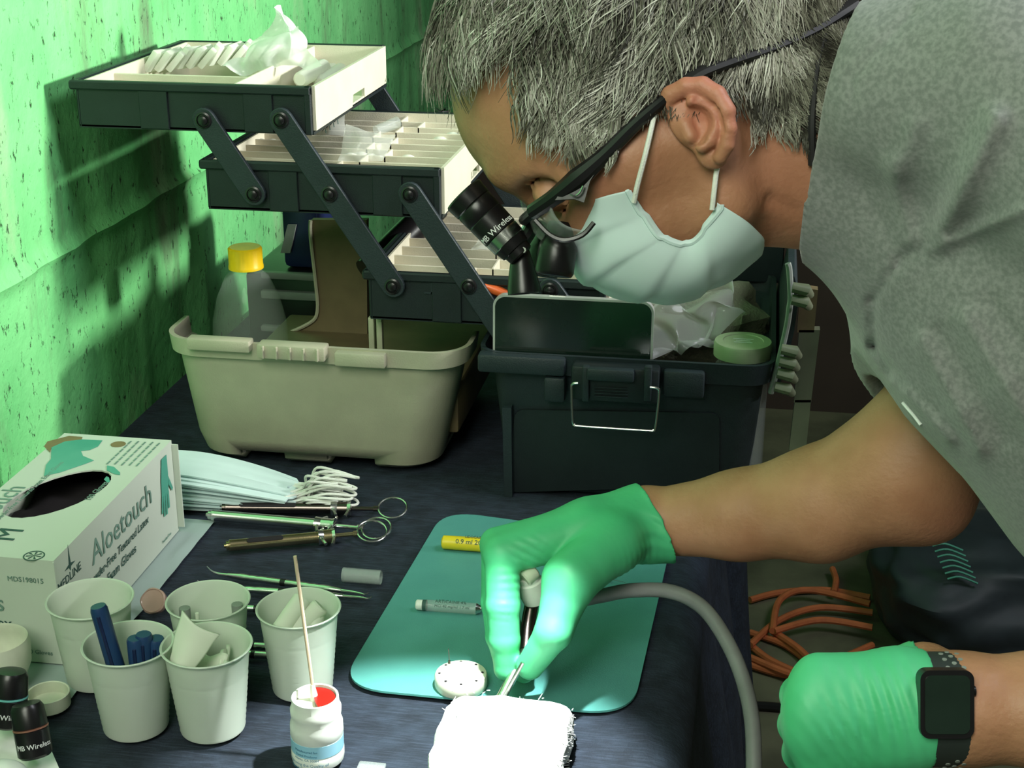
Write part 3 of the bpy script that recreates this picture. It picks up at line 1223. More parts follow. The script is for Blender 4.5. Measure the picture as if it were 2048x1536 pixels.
# cotton rolls in the right compartment of the top tray
cr = [(588, 132, 640, 150), (618, 150, 650, 158), (650, 148, 690, 118), (690, 140, 735, 118), (560, 160, 600, 130)]
cr = [((566, 158), (612, 128)), ((600, 160), (648, 132)), ((628, 152), (668, 140)), ((668, 120), (742, 112)), ((640, 168), (690, 135))]
for i, (p, q) in enumerate(cr):
    a, b = at(*p, z=1.124 + 0.010 * (i % 2)), at(*q, z=1.124 + 0.010 * (i % 2))
    a.x = min(a.x, -0.44)
    b.x = min(b.x, -0.44)
    bm = nb()
    L = (b - a)
    tube(bm, [a, a + L * 0.04, a + L * 0.5, a + L * 0.96, b], [0.006, 0.0085, 0.009, 0.0085, 0.006], 14)
    single('cotton_roll', bm, M['gz2'], ['long white cotton roll against the divider of the top tray', 'white cotton roll lying second from the divider of the top tray', 'short cotton roll in the middle of the right compartment of the top tray', 'cotton roll farthest back in the right compartment of the top tray', 'cotton roll nearest the cream outer wall of the top tray'][i], 'cotton roll', tuple(a),
           group='cotton rolls in the top tray')
bm = nb()
for j in range(5):
    a = at(620 + j * 16, 150 - j * 9, z=1.128)
    tube(bm, [a, a + Vector((0.006, 0.004, 0.002)), a + Vector((0.010, -0.002, 0.004))], 0.003, 6)
single('black_clip', bm, M['black2'], 'small black clip lying between the cotton rolls', 'clip', tuple(at(640, 150, z=1.13)))
# middle tray
bag_sheet('sample_bag', (at(678, 325, y=1.415), at(768, 322, y=1.425), at(790, 272, y=1.45), at(690, 250, y=1.44)), M['bag'],
          'small clear zip bag of white pellets leaning in the middle tray', 'bag', 0.003, 60, 9, bulge=0.008)
bm = nb()
a, b = at(752, 262, y=1.47), at(796, 244, y=1.49)
tube(bm, [a, b], [0.0055, 0.006], 14)
single('plastic_tube', bm, M['clear'], 'clear plastic tube poking out behind the small zip bag', 'tube', tuple(a))
bag_sheet('zip_bag', (at(628, 272, y=1.49), at(688, 272, y=1.49), at(692, 228, y=1.52), at(640, 222, y=1.52)), M['bag'],
          'clear zip bag with handwriting half hidden by the top tray', 'bag', 0.003, 50, 12, bulge=0.006)
zb = bpy.data.objects['zip_bag']
bm = nb()
for j in range(4):
    a = at(645 + j * 8, 262 - j * 6, y=1.488)
    tube(bm, [a, a + Vector((0.003, -0.0005, 0.004)), a + Vector((0.004, -0.0005, -0.002))], 0.0005, 5)
obj('handwriting', bm, M['print'], zb)
for i, (px, py) in enumerate(((816, 322), (700, 318), (722, 316), (880, 285), (905, 276), (500, 291), (520, 289), (545, 290), (478, 293),
                              (600, 291), (742, 320))):
    bm = nb()
    c_ = at(px, py, z=1.064)
    bmesh.ops.create_uvsphere(bm, u_segments=14, v_segments=8, radius=0.0075)
    for v in bm.verts:
        v.co = Vector((v.co.x * 1.25, v.co.y * 0.9, v.co.z * 0.9)) + c_
    single('cotton_pellet', bm, M['gz2'], ['round white pellet at the front right corner of the middle tray', 'leftmost of three white pellets below the zip bag', 'middle of three white pellets below the zip bag', 'white pellet in the right compartments of the middle tray, nearer one', 'white pellet in the right compartments of the middle tray, farther one', 'second pellet from the left behind the short tray arm', 'third pellet from the left behind the short tray arm', 'fourth pellet from the left behind the short tray arm', 'leftmost white pellet in the middle tray', 'white pellet just right of the long tray arm', 'rightmost of three white pellets below the zip bag'][i], 'cotton pellet', tuple(c_),
           group='cotton pellets in the middle tray')
bm = nb()
c_ = at(884, 222, z=1.0395)
tube(bm, smoothpath([c_ + Vector((0.009 * cos(t), 0.009 * sin(t), 0.004 * sin(2 * t))) for t in (0, 1.2, 2.4, 3.6, 4.8)], 4, True), 0.0022, 6, closed=True)
single('rubber_band', bm, M['black2'], 'black rubber band in a back compartment of the middle tray', 'rubber band', tuple(c_))
# lower tray
bag_sheet('small_pouch', (at(940, 500, y=1.42), at(1005, 500, y=1.42), at(985, 478, y=1.44), at(955, 474, y=1.44)), M['bag'],
          'small clear pouch in the front of the lower tray', 'pouch', 0.003, 70, 4)
bm = nb()
a = at(1035, 490, z=0.975)
box(bm, (a.x, a.y, 0.945), (a.x + 0.022, a.y + 0.03, 0.990), 0.003)
single('green_packet', bm, mat('pale_green', (0.22, 0.5, 0.34), 0.5), 'pale green packet in the lower tray behind the headlamp', 'packet', tuple(a))
# things in the dark box
bm = nb()
a, b = at(962, 568, y=1.398), at(1022, 592, y=1.398)
tube(bm, [a, (a + b) / 2, b], [0.004, 0.0055, 0.004], 12)
single('orange_tube', bm, M['orangep'], 'bright orange plastic piece between the tray arm and the phone', 'tube', tuple(a))
bag_sheet('large_clear_bag', (at(1225, 700, y=1.40), at(1440, 715, y=1.42), at(1490, 570, y=1.50), at(1270, 585, y=1.48)), M['bag'],
          'large crumpled clear bag stuffed in the dark box right of the phone', 'bag', 0.022, 42, 21, n=60, bulge=0.01)
bm = nb()
c_ = at(1440, 640, y=1.56)
bmesh.ops.create_icosphere(bm, subdivisions=4, radius=1)
for v in bm.verts:
    q = v.co.copy()
    v.co = Vector((q.x * 0.085, q.y * 0.07, q.z * 0.055)) * (1 + 0.22 * noise.noise(q * 3)) + Vector((c_.x - 0.03, c_.y, c_.z - 0.01))
single('gauze_sack', bm, mat('dusty_mesh', (0.20, 0.185, 0.135), 0.9, bump=0.9, bscale=300),
       'brownish grey mesh bundle behind the clear bag in the dark box', 'bundle', (c_.x, c_.y, T + 0.06))
jl = at(1486, 690, y=1.415)
jar = thing('screw_top_jar', 'jar with a pale green lid in the right corner of the dark box', 'jar', (jl.x, jl.y, T + 0.01))
bm = nb()
lathe(bm, [(0, 0), (0.025, 0), (0.026, 0.003), (0.026, jl.z - T - 0.03), (0, jl.z - T - 0.03)], (jl.x, jl.y, T + 0.010), n=36)
obj('jar_body', bm, M['clear'], jar)
bm = nb()
lathe(bm, [(0, 0), (0.0285, 0), (0.0285, 0.012), (0.0275, 0.0145), (0.020, 0.0150), (0.0195, 0.0142), (0, 0.0142)], (jl.x, jl.y, jl.z - 0.010), n=48)
ld = obj('lid', bm, M['jarlid'], jar)
bm = nb()
for j, (w_, dy_) in enumerate(((0.020, 0.005), (0.014, 0.000), (0.018, -0.005))):
    box(bm, (jl.x - w_ / 2, jl.y + dy_ - 0.0008, jl.z + 0.0043), (jl.x + w_ / 2, jl.y + dy_ + 0.0008, jl.z + 0.0046))
obj('printed_line', bm, M['whiteprint'], ld, smooth=False)
# white tub behind phone
bm = nb()
c_ = at(1235, 590, y=1.50)
lathe(bm, [(0.017, -0.09), (0.019, 0.0), (0.0175, 0.001), (0, 0.0005)], (c_.x, c_.y, c_.z + 0.004), n=28)
single('white_tub', bm, M['ivory'], 'cream white tub top between the mask and the phone', 'tub', (c_.x, c_.y, T + 0.06))

# phone
ph = thing('smartphone', 'black smartphone with a silver rim leaning on the front of the dark box', 'phone', tuple(at(1150, 715, y=1.374)))
A = at(986, 588, y=1.376)
B = at(1309, 604, y=1.376)
D = at(984, 735, y=1.3735)
yax = (A - D).normalized()
xax = (B - A).normalized()
zax = xax.cross(yax).normalized()
yax = zax.cross(xax).normalized()
Wp, Hp = (B - A).length, 0.078
mt = Matrix((xax, yax, zax)).transposed().to_4x4()
mt.translation = A - yax * Hp


def phone_piece(name, x0, x1, y0, y1, r, z0, z1, m, parent):
    bm = nb()
    prism(bm, [(x, y, z0) for x, y in rrect(x0, x1, y0, y1, r, 8)], (0, 0, z1 - z0))
    bmesh.ops.transform(bm, matrix=mt, verts=bm.verts)
    return obj(name, bm, m, parent)


rim = phone_piece('frame', 0, Wp, 0, Hp, 0.012, -0.0075, 0.0002, M['silver'], ph)
phone_piece('screen', 0.0022, Wp - 0.0022, 0.0022, Hp - 0.0022, 0.0102, -0.002, 0.0006, M['screen'], ph)
phone_piece('side_button', Wp * 0.35, Wp * 0.45, Hp - 0.0005, Hp + 0.0008, 0.0005, -0.005, -0.003, M['steel'], rim)
ph.location.z -= 0
# =================================================================== GLOVE BOX
GX0, GX1, GY0, GY1, GH = -0.638, -0.531, 0.982, 1.232, 0.0935
GZ = T + 0.003
# paper sheet below
bm = nb()
vs = grid(bm, 40, 40, lambda u, v: (-0.655 + u * 0.150, 0.93 + v * 0.33,
                                    T + 0.0016 + (0.004 * max(0, noise.noise(Vector((u * 9, v * 9, 1)))) if (u > 0.87 or v < 0.12) else 0)))
o = single('paper_towel', bm, thin_mat('pale_blue_paper', (0.40, 0.50, 0.48), 0.9, 0.2), 'pale blue paper sheet lying under the glove box', 'paper',
           (-0.58, 1.1, T + 0.001))
gb = thing('glove_box', 'white card box of latex gloves with a dark oval opening on top', 'glove box', (-0.585, 1.107, GZ))
zt_ = GZ + GH
bm = nb()
vb = [bm.verts.new(p) for p in ((GX0, GY0, GZ), (GX1, GY0, GZ), (GX1, GY1, GZ), (GX0, GY1, GZ))]
vt = [bm.verts.new(p) for p in ((GX0, GY0, zt_), (GX1 + 0.001, GY0, zt_), (GX1, GY1, zt_), (GX0, GY1, zt_))]
bm.faces.new(vb[::-1])
for i in range(4):
    bm.faces.new((vb[i], vb[(i + 1) % 4], vt[(i + 1) % 4], vt[i]))
# top with hole
ec = at(117, 986, z=zt_)
e1 = (at(213, 938, z=zt_) - at(22, 1028, z=zt_)) / 2
e2 = Vector((-e1.y, e1.x, 0)).normalized() * 0.030
NE = 48
ring = []
for j in range(NE):
    a = 2 * pi * j / NE
    sx = abs(cos(a)) ** 0.85 * (1 if cos(a) >= 0 else -1)
    p = ec + e1 * cos(a) + e2 * sin(a)
    jag = 1 + (0.012 * (j % 2))
    p = ec + (p - ec) * jag
    ring.append(bm.verts.new((min(max(p.x, GX0 + 0.004), GX1 - 0.004), p.y, zt_)))
inner = [bm.verts.new(v.co - Vector((0, 0, 0.0015))) for v in ring]
edges = []
for lst in (vt, ring):
    for i in range(len(lst)):
        e = bm.edges.get((lst[i], lst[(i + 1) % len(lst)])) or bm.edges.new((lst[i], lst[(i + 1) % len(lst)]))
        edges.append(e)
bmesh.ops.triangle_fill(bm, edges=edges, use_beauty=True, use_dissolve=False)
for i in range(NE):
    bm.faces.new((ring[i], ring[(i + 1) % NE], inner[(i + 1) % NE], inner[i]))
obj('carton', bm, M['paper'], gb, smooth=False)
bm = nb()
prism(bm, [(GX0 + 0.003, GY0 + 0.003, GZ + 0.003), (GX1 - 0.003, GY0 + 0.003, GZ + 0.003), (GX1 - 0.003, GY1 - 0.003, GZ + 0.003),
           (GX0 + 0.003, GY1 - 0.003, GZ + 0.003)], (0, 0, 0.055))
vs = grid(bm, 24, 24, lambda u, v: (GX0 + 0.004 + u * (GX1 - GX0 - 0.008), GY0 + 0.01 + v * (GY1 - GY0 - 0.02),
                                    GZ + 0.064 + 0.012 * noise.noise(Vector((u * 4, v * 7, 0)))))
tag(obj('gloves_inside', bm, M['hole'], gb), 'mass of gloves in the opening, coloured dark for the shade inside')
for lo_, hi_ in (((GX1 + 0.0004, GY0 - 0.0012, GZ + 0.002), (GX1 + 0.0016, GY0 + 0.0008, zt_ - 0.001)),
                 ((GX1 - 0.001, GY1 - 0.001, GZ + 0.004), (GX1 + 0.006, GY1 + 0.0006, zt_ - 0.004))):
    bm = nb()
    box(bm, lo_, hi_)
    obj('side_flap', bm, M['paper'], gb, smooth=False)
# lettering: right side (+x face), reading along +y
xr = GX1 + 0.0009
text('lettering', 'Aloetouch', 0.0305, (xr, 1.047, GZ + 0.056), (0, 1, 0), (0, 0, 1), M['printl'], gb)
text('lettering', 'Powder-Free Textured Latex', 0.0108, (xr, 1.035, GZ + 0.041), (0, 1, 0), (0, 0, 1), M['print'], gb, shear=0.2)
text('lettering', 'Exam Gloves', 0.0118, (xr, 1.070, GZ + 0.027), (0, 1, 0), (0, 0, 1), M['print'], gb, shear=0.2)
text('lettering', 'MEDLINE', 0.0105, (xr, 0.984, GZ + 0.064), (0, 1, 0), (0, 0, 1), M['print'], gb)
text('lettering', 'Powder-Free', 0.004, (xr, 1.19, GZ + 0.006), (0, 1, 0), (0, 0, 1), M['printl'], gb)
bm = nb()
st = []
for j in range(8):
    a = pi / 2 + j * pi / 4
    rr = (0.019 if j == 0 else 0.012) if j % 2 == 0 else 0.003
    st.append((xr, 1.008 + rr * 0.8 * cos(a), GZ + 0.076 + rr * sin(a) * (1.0 if sin(a) > 0 else 0.35)))
prism(bm, st, (0.0002, 0, 0))
obj('star_emblem', bm, M['print'], gb, smooth=False)


def handprint(org, xd, yd, s, name, m, parent):
    """flat printed glove: palm + five fingers, outline polygons"""
    org, xd, yd = Vector(org), Vector(xd).normalized(), Vector(yd).normalized()
    n = xd.cross(yd)
    bm = nb()
    pieces = [[(-0.42, 0), (0.42, 0), (0.40, 0.9), (-0.40, 0.9)], [(-0.30, -1.0), (0.30, -1.0), (0.42, 0), (-0.42, 0)]]
    for i, (x, l, a) in enumerate(((-0.33, 0.75, 0.12), (-0.11, 0.95, 0.03), (0.11, 0.92, -0.04), (0.33, 0.68, -0.12))):
        pieces.append([(x - 0.095, 0.8), (x + 0.095, 0.8), (x + 0.08 - a * l, 0.9 + l), (x - 0.08 - a * l, 0.9 + l)])
    pieces.append([(-0.42, 0.1), (-0.42, 0.5), (-0.82, 0.98), (-0.92, 0.86)])
    for k_, pc in enumerate(pieces):
        prism(bm, [org + xd * p[0] * s + yd * p[1] * s + n * 0.00004 * k_ for p in pc], n * 0.0002)
    return obj(name, bm, m, parent, smooth=False)


handprint((xr, 1.207, GZ + 0.066), (0, -1, 0), (0, -0.12, -1), 0.020, 'printed_hand', M['printg'], gb)
bm = nb()
prism(bm, [at(x, y, z=zt_ + 0.0003) for x, y in ((103, 895), (130, 883), (165, 879), (205, 881), (196, 893), (180, 900), (162, 902), (166, 912), (188, 921), (170, 928), (120, 945), (88, 952), (92, 930), (102, 918))], (0, 0, 0.0002))
for q_ in (((214, 931), (228, 934), (240, 945), (240, 950), (228, 948), (214, 941)), ((213, 953), (218, 955), (220, 964), (214, 965), (208, 959))):
    prism(bm, [at(x, y, z=zt_ + 0.0003) for x, y in q_], (0, 0, 0.0002))
obj('printed_hand', bm, M['printg'], gb, smooth=False)
bm = nb()
prism(bm, [at(x, y, z=zt_ + 0.00025) for x, y in ((95, 883), (138, 872), (165, 874), (163, 880), (130, 883), (103, 895), (100, 905), (88, 893))], (0, 0, 0.0002))
obj('printed_sleeve', bm, M['printb'], gb, smooth=False)
bm = nb()
lathe(bm, [(0, 0), (0.007, 0), (0.007, 0.0003), (0, 0.0003)], (GX1 - 0.045, GY1 - 0.018, zt_ + 0.0001), n=16)
obj('printed_seal', bm, M['printb'], gb, smooth=False)
zt2 = zt_ + 0.0004
text('lettering', 'Aloetouch', 0.026, (GX0 + 0.022, 1.000, zt2), (0, 1, 0), (-1, 0, 0), M['printl'], gb)
text('lettering', 'Powder-Free Textured Latex Exam Gloves', 0.0072, (GX0 + 0.031, 1.04, zt2), (0, 1, 0), (-1, 0, 0), M['printl'], gb, shear=0.2)
text('lettering', '100 Gloves', 0.0085, (GX1 - 0.018, 1.092, zt2), (0, 1, 0), (-1, 0, 0), M['printl'], gb)
text('lettering', 'M', 0.030, (GX0 + 0.060, 1.008, zt2), (0, 1, 0), (-1, 0, 0), M['print'], gb)
for j in range(5):
    bm = nb()
    for q_ in range(6):
        y_ = 1.168 + q_ * 0.0095 + 0.001 * (j % 2)
        x_ = GX1 - 0.008 - j * 0.007
        box(bm, (x_ - 0.0008, y_, zt2 - 0.0001), (x_ + 0.0008, y_ + 0.0075, zt2 + 0.0001))
    obj('printed_line', bm, M['printl'], gb, smooth=False)
bm = nb()
cc = at(68, 1112, z=zt_)
lathe(bm, [(0.0085, 0), (0.0085, 0.0003), (0.0075, 0.0003), (0.0075, 0)], (cc.x, cc.y, zt_ + 0.0001), n=24, cap=False)
for j in range(7):
    a = j * 2 * pi / 7
    prism(bm, [(cc.x, cc.y, zt2), (cc.x + 0.006 * cos(a - .3), cc.y + 0.006 * sin(a - .3), zt2), (cc.x + 0.0065 * cos(a), cc.y + 0.0065 * sin(a), zt2)], (0, 0, 0.0001))
obj('leaf_emblem', bm, M['print'], gb, smooth=False)
yfz = GY0 - 0.0006
text('lettering', 'MDS198015', 0.0062, (-0.571, yfz, GZ + 0.073), (1, 0, 0), (0, 0, 1), M['printl'], gb)
text('lettering', 'Gloves', 0.022, (-0.638, yfz, GZ + 0.045), (1, 0, 0), (0, 0, 1), M['printl'], gb)
text('lettering', 'Latex', 0.013, (-0.601, yfz, GZ + 0.030), (1, 0, 0), (0, 0, 1), M['print'], gb)
text('lettering', '100 Gloves', 0.0055, (-0.565, yfz, GZ + 0.008), (1, 0, 0), (0, 0, 1), M['printl'], gb)

# =================================================================== MASK STACK
for k in range(14):
    mk = thing('surgical_mask', ORD[k] + ' pale blue surgical mask from the bottom of the stack behind the glove box', 'face mask',
               (-0.50, 1.30, T + 0.002 + k * 0.0027), group='stacked surgical masks')
    x0, x1 = -0.600, -0.445 + 0.003 * (k % 4)
    zb_ = T + 0.002 + k * 0.0027
    bm = nb()
    oy = 0.004 * sin(k * 2.1)

    def mf(u, v, k=k, oy=oy, x1=x1):
        z = T + 0.003 + (k * 0.0027) * (1 - 0.55 * max(0, (u - 0.3) / 0.7) ** 1.5) + 0.0010 * sin(v * 26 + k) * (0.4 + 0.6 * u)
        yy_ = 1.275 + oy + v * 0.058 * (1 - 0.35 * u ** 3) + 0.012 * u ** 3
        return (x0 + u * (x1 - x0) + 0.004 * sin(v * 9 + k), yy_, z)
    vs = grid(bm, 14, 10, mf)
    g = bmesh.ops.extrude_face_region(bm, geom=list(bm.faces))
    for e in g['geom']:
        if isinstance(e, bmesh.types.BMVert):
            e.co.z += 0.0016
    obj('pleated_sheet', bm, M['maskblue'], mk)
    bm = nb()
    zc_ = T + 0.006 + k * 0.0016
    s_ = Vector(mf(1, 0.15))
    e_ = Vector(mf(1, 0.85))
    out = -0.385 + 0.010 * sin(k * 1.7)
    cy = 1.300 + 0.004 * cos(k)
    zc2 = T + 0.008 + k * 0.0022
    tube(bm, smoothpath([s_ + Vector((-0.006, 0, 0.001)), s_ + Vector((0.012, 0.000 + 0.001 * k, 0.004)), (out - 0.025, cy - 0.012 + 0.0012 * k, zc2 + 0.003), (out, cy - 0.004 + 0.001 * k, zc2),
                         (out - 0.002, cy + 0.008, zc2 + 0.001), (out - 0.03, cy + 0.012, zc2 + 0.004), e_ + Vector((0.012, -0.004, 0.004)), e_ + Vector((-0.006, 0, 0.001))], 6), 0.0014, 6)
    obj('ear_loop', bm, M['loop'], mk)

# =================================================================== CUPS
CR, CBR, CHT = 0.0328, 0.0240, 0.0715


def make_cup(px, py, label, rsc=1.0):
    c_ = at(px, py, z=T + CHT)
    cu = thing('plastic_cup', label, 'cup', (c_.x, c_.y, T + 0.0015), group='white plastic cups')
    bm = nb()
    prof = [(0, 0.003), (CBR - 0.003, 0.003), (CBR - 0.002, 0.0), (CBR, 0.0006)]
    nseg = 30
    for i in range(1, nseg):
        h = CHT * i / nseg
        r = CBR + (CR - 0.0012 - CBR) * i / nseg
        if h < 0.050:
            r += 0.00022 * (1 if i % 2 else -1)
        prof.append((r, h))
    prof += [(CR - 0.0010, CHT - 0.0025), (CR + 0.0008, CHT - 0.0016), (CR + 0.0012, CHT - 0.0006), (CR + 0.0006, CHT), (CR - 0.0006, CHT - 0.0004), (CR - 0.0018, CHT - 0.003),
             (CBR - 0.0008, 0.004), (0, 0.004)]
    lathe(bm, [(r * rsc, h) for r, h in prof], (c_.x, c_.y, T + 0.0015), n=56, cap=False)
    obj('cup_wall', bm, M['cup'], cu)
    return Vector((c_.x, c_.y, T + 0.0015)), cu


c1, _ = make_cup(180, 1199, 'empty white plastic cup beside the glove box, leftmost of the back row')
c2, _ = make_cup(256, 1288, 'white plastic cup holding blue capped tubes, front left')
c3, _ = make_cup(413, 1291, 'white plastic cup with folded gauze sticking out, front middle')
c4, _ = make_cup(416, 1202, 'white plastic cup with small grey plugs, behind the gauze cup', 0.97)
c5, _ = make_cup(597, 1217, 'white plastic cup of cotton rolls, right of the others', 0.97)


def capped_tube(a, b, label, name='capped_tube', capfrac=0.55, r=0.0065, body='clear'):
    a, b = Vector(a), Vector(b)
    t = thing(name, label, 'tube', tuple(a), group='blue capped tubes in the cup')
    d = b - a
    bm = nb()
    tube(bm, [a, a + d * (1 - capfrac)], r * 0.82, 14)
    obj('barrel', bm, M[body], t)
    bm = nb()
    s = a + d * (1 - capfrac)
    tube(bm, [s, s + d * capfrac * 0.05, b - d * 0.03, b], [r, r * 1.03, r * 1.0, r * 0.85], 14)
    obj('cap', bm, M['blue'], t)
    bm = nb()
    u, v, dd = frame(d)
    side = Vector((0.2, -1, 0.1)) - dd * Vector((0.2, -1, 0.1)).dot(dd)
    side.normalize()
    tube(bm, [s + dd * 0.004 + side * r, b - dd * 0.006 + side * r], r * 0.22, 6)
    obj('clip', bm, M['navy'], t)


pt = Vector((c2.x - 0.012, c2.y - 0.006, T + 0.008))
top_ = at(196, 1212, y=c2.y - 0.006)
capped_tube(pt + Vector((0.012, 0, 0)), top_, 'blue capped clear tube leaning high out of the cup to the left')
for (px, py, lab, l) in ((270, 1276, 'dark blue capped tube low in the cup, left of three', 0), (287, 1268, 'dark blue capped tube low in the cup, middle of three', 1),
                         (312, 1276, 'dark blue capped tube low in the cup, right of three', 2)):
    tp = at(px, py, y=c2.y + 0.004 * l)
    capped_tube((tp.x * 0.6 + c2.x * 0.4 + 0.003, tp.y, T + 0.008), tp, lab)

# folded gauze in cup 3
bm = nb()
q = [at(352, 1312, y=c3.y - 0.016), at(352, 1312, y=c3.y - 0.016)]
A_ = [at(342, 1320, y=c3.y - 0.012), at(385, 1340, y=c3.y - 0.016), at(440, 1268, y=c3.y - 0.002), at(366, 1222, y=c3.y + 0.004)]
vs = grid(bm, 18, 18, lambda u, v: (A_[0] * (1 - u) + A_[1] * u) * (1 - v) + (A_[3] * (1 - u) + A_[2] * u) * v + Vector((0, -0.006 * sin(pi * u), 0)))
for r_ in vs:
    for v in r_:
        v.co += Vector((noise.noise(v.co * 60), noise.noise(v.co * 60 + Vector((9, 0, 0))), 0)) * 0.0015
o = single('gauze_square', bm, M['gz2'], 'folded white gauze square standing up out of the front middle cup', 'gauze', (c3.x, c3.y, T + 0.02))
modapply(o, [('SOLIDIFY', dict(thickness=0.002))])
for k, (dx, dy, rz) in enumerate(((0.010, 0.006, 0.3), (-0.004, 0.012, -0.4), (0.004, -0.002, 0.1))):
    bm = nb()
    vs = grid(bm, 14, 10, lambda u, v: (0, (u - 0.5) * 0.034, (v - 0.5) * 0.036 + 0.003 * sin(u * 7 + k)))
    for v in bm.verts:
        v.co.x += 0.005 * noise.noise(v.co * 50 + Vector((k, 0, 0)))
    bmesh.ops.transform(bm, matrix=Matrix.Translation((c3.x + dx * 0.7, c3.y + dy * 0.7, T + 0.041)) @ Matrix.Rotation(rz + pi / 2 * (k % 2), 4, 'Z') @ Matrix.Rotation(0.25, 4, 'Y'),
                        verts=bm.verts)
    o = single('gauze_square', bm, M['gz2'], ['folded gauze low in the front middle cup, at its right', 'folded gauze low in the front middle cup, at its back',
                                              'folded gauze low in the front middle cup, at its near edge'][k], 'gauze', (c3.x, c3.y, T + 0.02))
    modapply(o, [('SOLIDIFY', dict(thickness=0.003))])
# rolls in cup 5
for k, (p, q_) in enumerate((((560, 1262), (606, 1196)), ((590, 1262), (642, 1212)), ((625, 1250), (634, 1215)))):
    a = at(*p, y=c5.y - 0.010 + 0.006 * k)
    b = at(*q_, y=c5.y + 0.008)
    a.z = max(a.z, T + 0.012)
    bm = nb()
    L = b - a
    tube(bm, [a, a + L * 0.05, b - L * 0.05, b], [0.006, 0.0075, 0.0075, 0.0065], 14)
    single('cotton_roll', bm, M['gz2'], ['long cotton roll leaning left in the right cup', 'thick cotton roll leaning right in the right cup',
                                         'short cotton roll upright at the back of the right cup'][k], 'cotton roll', tuple(a), group='cotton rolls in the cup')
# plugs in cup 4
for k, (px, py) in enumerate(((358, 1215), (474, 1208), (394, 1226))):
    a = at(px, py, y=c4.y + (0.012 if k == 1 else -0.002))
    a.x = max(min(a.x, c4.x + 0.019), c4.x - 0.019)
    bm = nb()
    tube(bm, [a - Vector((0, 0, 0.012)), a], 0.0045 if k < 2 else 0.0015, 12)
    single('rubber_plug', bm, M['grey'] if k < 2 else M['gz2'], ['small grey plug at the left inside the back middle cup', 'small grey plug at the right inside the back middle cup',
                                                                'tiny white stub inside the back middle cup'][k], 'plug', tuple(a))
# pink round dish between cups
c_ = at(306, 1207, z=T + 0.012)
bm = nb()
lathe(bm, [(0, 0), (0.0105, 0), (0.0112, 0.003), (0.0112, 0.0075), (0.0100, 0.0085), (0.0095, 0.0078), (0, 0.007)], (c_.x, c_.y + 0.006, T + 0.010), axis=(0, -0.75, 0.6), n=36,
      mod=lambda a, h: 1 + (0.03 * cos(a * 5) if h < 0.0077 and h > 0.0069 else 0))
single('pink_dish', bm, M['pink'], 'small round pink lid propped between the left cups', 'lid', (c_.x, c_.y, T + 0.001))

# =================================================================== DENTAL SYRINGES
def syringe(p, q, m, label, slot, mr):
    a = at(*p, z=T + 0.008)
    b = at(*q, z=T + 0.008)
    d = (b - a)
    L = d.length
    d.normalize()
    s = Vector((-d.y, d.x, 0))
    up = Vector((0, 0, 1))
    t = thing('dental_syringe', label, 'syringe', (a.x, a.y, T + 0.002), group='metal dental syringes')
    X = lambda f, sy=0, sz=0: a + d * f * L + s * sy + up * sz
    bm = nb()
    prof = [(0.0, 0), (0.002, 0), (0.002, 0.012), (0.0045, 0.014), (0.0045, 0.030), (0.0056, 0.034), (0.0056, 0.045), (0.0054, 0.05), (0.0054, 0.60)]
    lathe(bm, [(r, f * L) for r, f in prof] + [(0.0066, 0.602 * L), (0.0066, 0.70 * L), (0.004, 0.705 * L), (0, 0.705 * L)], a, d, 20, cap=False)
    br = obj('barrel', bm, m, t)
    # window slot
    bm = nb()
    u0, u1 = slot
    sd = (Vector((0, -0.55, 0.83)) - d * Vector((0, -0.55, 0.83)).dot(d)).normalized()
    sw = d.cross(sd)
    lp_ = []
    for f, sg in ((u1, 1), (u0, -1)):
        for j in range(7):
            an = -pi / 2 + pi * j / 6
            lp_.append(X(f) + sd * 0.00545 + d * sg * cos(an) * 0.0024 + sw * sg * sin(an) * 0.0024)
    prism(bm, lp_, sd * 0.0006)
    obj('window', bm, M['hole'], br)
    # finger flanges
    for f, w_, bend in ((0.615, 0.016, 0.0035), (0.70, 0.018, -0.003)):
        bm = nb()
        pts_ = [X(f, w_ * tt, 0.002 * (1 - tt * tt)) + d * bend * (tt * tt) for tt in (-1, -0.7, -0.35, 0, 0.35, 0.7, 1)]
        tube(bm, smoothpath(pts_, 3), 0.0017, 8)
        obj('finger_grip', bm, M['steel'], t)
    bm = nb()
    lathe(bm, [(0.0075, 0.60 * L), (0.0068, 0.63 * L), (0.0052, 0.66 * L), (0.0068, 0.69 * L), (0.0076, 0.705 * L)], a, d, 20)
    obj('grip_hub', bm, M['steel'], t)
    bm = nb()
    tube(bm, [X(0.70), X(0.83)], 0.0020, 10)
    tube(bm, [X(0.825), X(0.85)], 0.0029, 10)
    obj('plunger_rod', bm, mr, t)
    bm = nb()
    rc = X(0.85) + d * 0.0145
    tilt = up * 0.35
    pts_ = [rc + d * 0.0140 * cos(j * pi / 12) + (s * 0.93 + up * 0.35) * 0.0140 * sin(j * pi / 12) for j in range(24)]
    for v in pts_:
        v.z += 0.001
    tube(bm, pts_, 0.0011, 8, closed=True)
    obj('thumb_ring', bm, M['steel'], t)


syringe((440, 1015), (812, 1018), M['dsteel'], 'dark steel dental syringe, farthest of the three, touching the mask loops', (0.12, 0.40), M['dsteel'])
syringe((413, 1029), (780, 1061), M['steel'], 'bright chrome dental syringe, middle of the three on the cloth', (0.62, 0.66), M['steel'])
syringe((448, 1092), (760, 1063), M['brass'], 'brassy dental syringe with a dark slot, nearest of the three', (0.16, 0.36), M['brass'])


